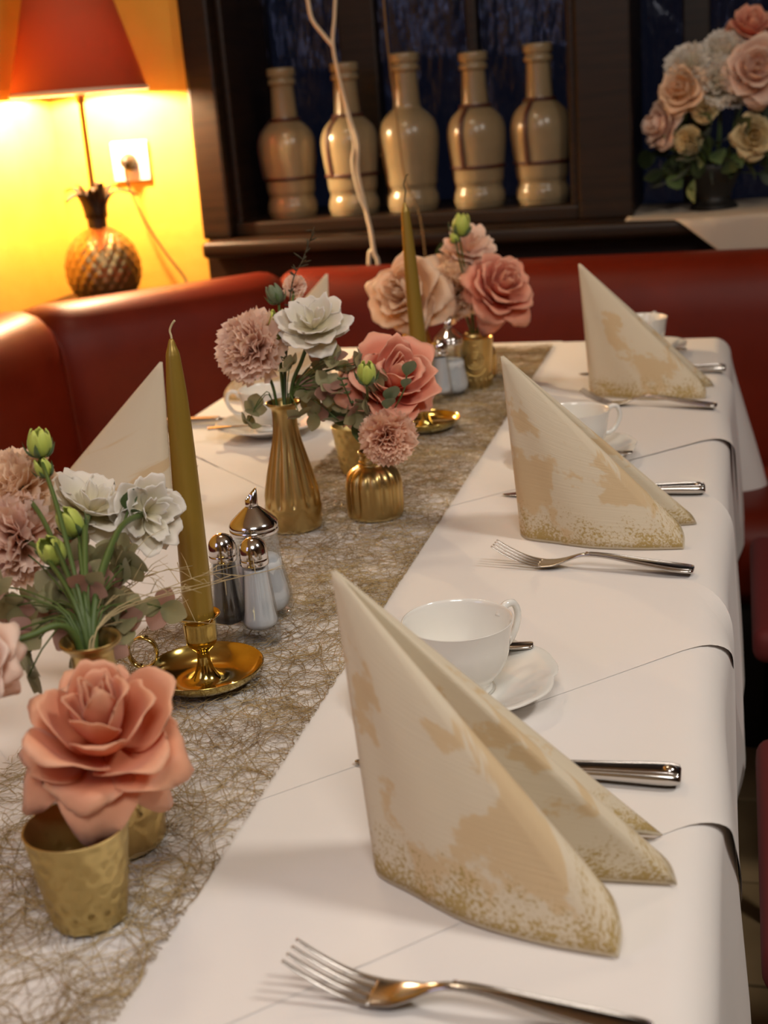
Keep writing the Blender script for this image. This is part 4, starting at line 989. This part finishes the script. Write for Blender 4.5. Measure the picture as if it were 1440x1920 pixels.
# ------------------------------------------------------------------ twigs rising behind the bench
tw = thing('willow_branch', 'pale curly willow branch rising behind the bench before the bottles', 'branch', (-.760, 2.838, 0))
def tpath(px): return [(x + .760, y - 2.838, z) for x, y, z in px]
W1 = [(-.770, 2.838, 0), (-.765, 2.838, .4), (-.752, 2.838, .80), (-.760, 2.838, .868), (-.764, 2.838, .915), (-.772, 2.838, .965), (-.783, 2.838, 1.04), (-.778, 2.835, 1.10), (-.792, 2.838, 1.155), (-.805, 2.838, 1.22), (-.815, 2.838, 1.30), (-.806, 2.838, 1.36), (-.796, 2.838, 1.45), (-.80, 2.838, 1.6)]
v, f = tube([tuple(p) for p in spline(tpath(W1), 6)], [.0056 - .00003 * i for i in range(6 * 13 + 1)], 8); mesh('branch', v, f, 'twig', tw)
W2 = [(-.815, 2.838, 1.298), (-.836, 2.838, 1.325), (-.856, 2.838, 1.355), (-.862, 2.838, 1.395), (-.873, 2.838, 1.44), (-.87, 2.84, 1.56)]
v, f = tube([tuple(p) for p in spline(tpath(W2), 6)], .0042, 8); mesh('branch', v, f, 'twig', tw)
W3 = [(-.7615, 2.838, .872), (-.775, 2.838, .82), (-.778, 2.838, .4), (-.775, 2.838, .0)]
v, f = tube([tuple(p) for p in spline(tpath(W3), 6)], .0044, 8); mesh('branch', v, f, 'twig', tw)
W4 = [(-.768, 2.836, .95), (-.785, 2.832, 1.00), (-.792, 2.832, 1.06), (-.786, 2.835, 1.10), (-.797, 2.836, 1.165)]
v, f = tube([tuple(p) for p in spline(tpath(W4), 6)], .0028, 8); mesh('branch', v, f, 'twig', tw)
t2 = thing('thin_branch', 'thin brown branch running up beside the far candle tip', 'branch', (-.650, 2.838, 0))
W5 = [(-.635, 2.838, 0), (-.645, 2.838, .5), (-.648, 2.838, .90), (-.680, 2.838, 1.02), (-.690, 2.838, 1.15), (-.698, 2.838, 1.30), (-.700, 2.838, 1.44), (-.705, 2.838, 1.6)]
v, f = tube([(x + .65, y - 2.838, z) for x, y, z in [tuple(p) for p in spline(W5, 6)]], .0019, 8); mesh('branch', v, f, 'twigdark', t2)

# ------------------------------------------------------------------ bouquet on the sill, white cloth under it
def cl(u, t):
    x = -.222 + u * .75; e = max(0, min(1, (x + .185) / .13)); e = max(0, min(1, (x + .125) / .115)); s = t * (.332 + .095 * e)
    y = 3.19 - s; z = .9075 + .002 * math.sin(14 * x)
    edge = 2.85
    if y < edge: z -= (edge - y) * .98; y = edge - .006 - (edge - y) * .06 + .006 * math.sin(x * 26)
    return (x, y, z)
v, f, _ = grid(cl, 60, 50); o = mesh('sill_cloth', v, f, 'linen'); solid(o, .0012, 1); tag(o, 'white cloth on the window sill hanging over its edge', 'cloth')
bq = (-.045, 3.03); BZ = .909
vs = thing('flower_vase', 'dark vase of the bouquet on the window sill', 'vase', (*bq, BZ))
v, f = lathe(spline([(.0002, 0), (.045, 0), (.05, .004), (.035, .02), (.045, .05), (.06, .08), (.058, .095)], 4) + [(.054, .095), (.04, .05), (.0002, .03)], 36); mesh('body', v, f, 'black', vs)
def bqroot(k): a = k * 2.4; return (bq[0] + .025 * math.cos(a), bq[1] + .025 * math.sin(a), BZ + .06)
BR = [ROSE[0], ROSE[2], ROSE[3], ROSE[4], ROSE[5]]
for k, (lab, p, ax, R, mt, kind) in enumerate((
    ('pink rose at the top of the sill bouquet', (.030, 3.03, 1.268), (.2, -.6, .8), .042, 'coralpink', 'r'),
    ('pale peach rose with open heart at the right of the sill bouquet', (.040, 2.95, 1.185), (.1, -.95, .3), .054, 'palepink', 'r'),
    ('peach rose at the left of the sill bouquet', (-.105, 2.96, 1.158), (-.3, -.9, .3), .045, 'peach', 'r'),
    ('dusky pink rose lowest on the left of the sill bouquet', (-.152, 2.98, 1.090), (-.8, -.6, .1), .040, 'palepink', 'r'),
    ('butter yellow rose low on the right of the sill bouquet', (.035, 2.96, 1.055), (.1, -.9, .1), .036, 'yellowish', 'r'),
    ('white hydrangea in the middle of the sill bouquet', (-.032, 2.98, 1.165), (-.1, -.8, .5), .050, 'ivory', 'c'),
    ('upper white hydrangea of the sill bouquet', (-.025, 3.01, 1.222), (-.1, -.6, .8), .042, 'ivory', 'c'),
    ('white blossom above the left peach rose of the sill bouquet', (-.098, 2.99, 1.205), (-.4, -.6, .7), .038, 'ivory', 'c'),
    ('small cream blossom below the white hydrangea on the sill', (-.062, 2.95, 1.115), (-.1, -.9, -.1), .022, 'yellowish', 'c'),
    ('small cream blossom low on the left of the sill bouquet', (-.095, 2.955, 1.055), (-.3, -.9, -.2), .024, 'yellowish', 'c'))):
    if kind == 'r': rose(lab, p, ax, R * 1.15, mt, bqroot(k), BR, 200 + k, res=7, sepals=False)
    else: carnation(lab, p, ax, R * 1.15, mt, bqroot(k), 300 + k, .8, name='blossom')
lf = thing('foliage', 'dark green leaves of the sill bouquet', 'foliage', (*bq, BZ + .06)); rt = Vector(lf.location)
for k in range(74):
    a = rng.uniform(PI * .75, PI * 2.25); e = rng.uniform(-.45, .8); d = Vector((math.cos(a) * math.cos(e), math.sin(a) * math.cos(e) * .8, math.sin(e))); L = rng.uniform(.05, .125)
    p = Vector((0, 0, .05)) + d * L
    leaf_at(lf, p, d + Vector((rng.uniform(-.5, .5), rng.uniform(-.5, .5), rng.uniform(-.6, .2))), rng.uniform(.035, .05), ('darkleaf', 'leaf')[k % 3 == 0], rng.uniform(0, 3))
    if k % 2 == 0: v, f = tube([(0, 0, 0), tuple(p * .5 + Vector((0, 0, .01))), tuple(p)], .0012, 5); mesh('twig', v, f, 'stem', lf)

# ------------------------------------------------------------------ chairs on the right
def make_chair(y, label):
    r = thing('dining_chair', label, 'chair', (.250, y, 0), 0, 'red upholstered chairs')
    o = box('seat', (-.225, -.205, .425), (.215, .205, .475), 'seatred', r, .024, 5)
    box('seat_rail', (-.200, -.185, .375), (.205, .185, .425), 'black', r, .006)
    for sx, sy in ((-.18, -.165), (-.18, .165), (.19, -.17), (.19, .17)):
        v, f = tube([(sx * 1.06, sy * 1.04, 0), (sx, sy, .40)], [.014, .019], 10); mesh('leg', v, f, 'black', r)
    box('backrest', (.195, -.19, .52), (.235, .19, .92), 'seatred', r, .018, 4)
    for sy in (-.16, .16): box('back_post', (.205, sy - .015, .42), (.225, sy + .015, .60), 'black', r)
make_chair(1.215, 'dark red upholstered chair at the right edge, nearest the camera')
make_chair(1.915, 'dark red upholstered chair at the right edge, farther along the table')
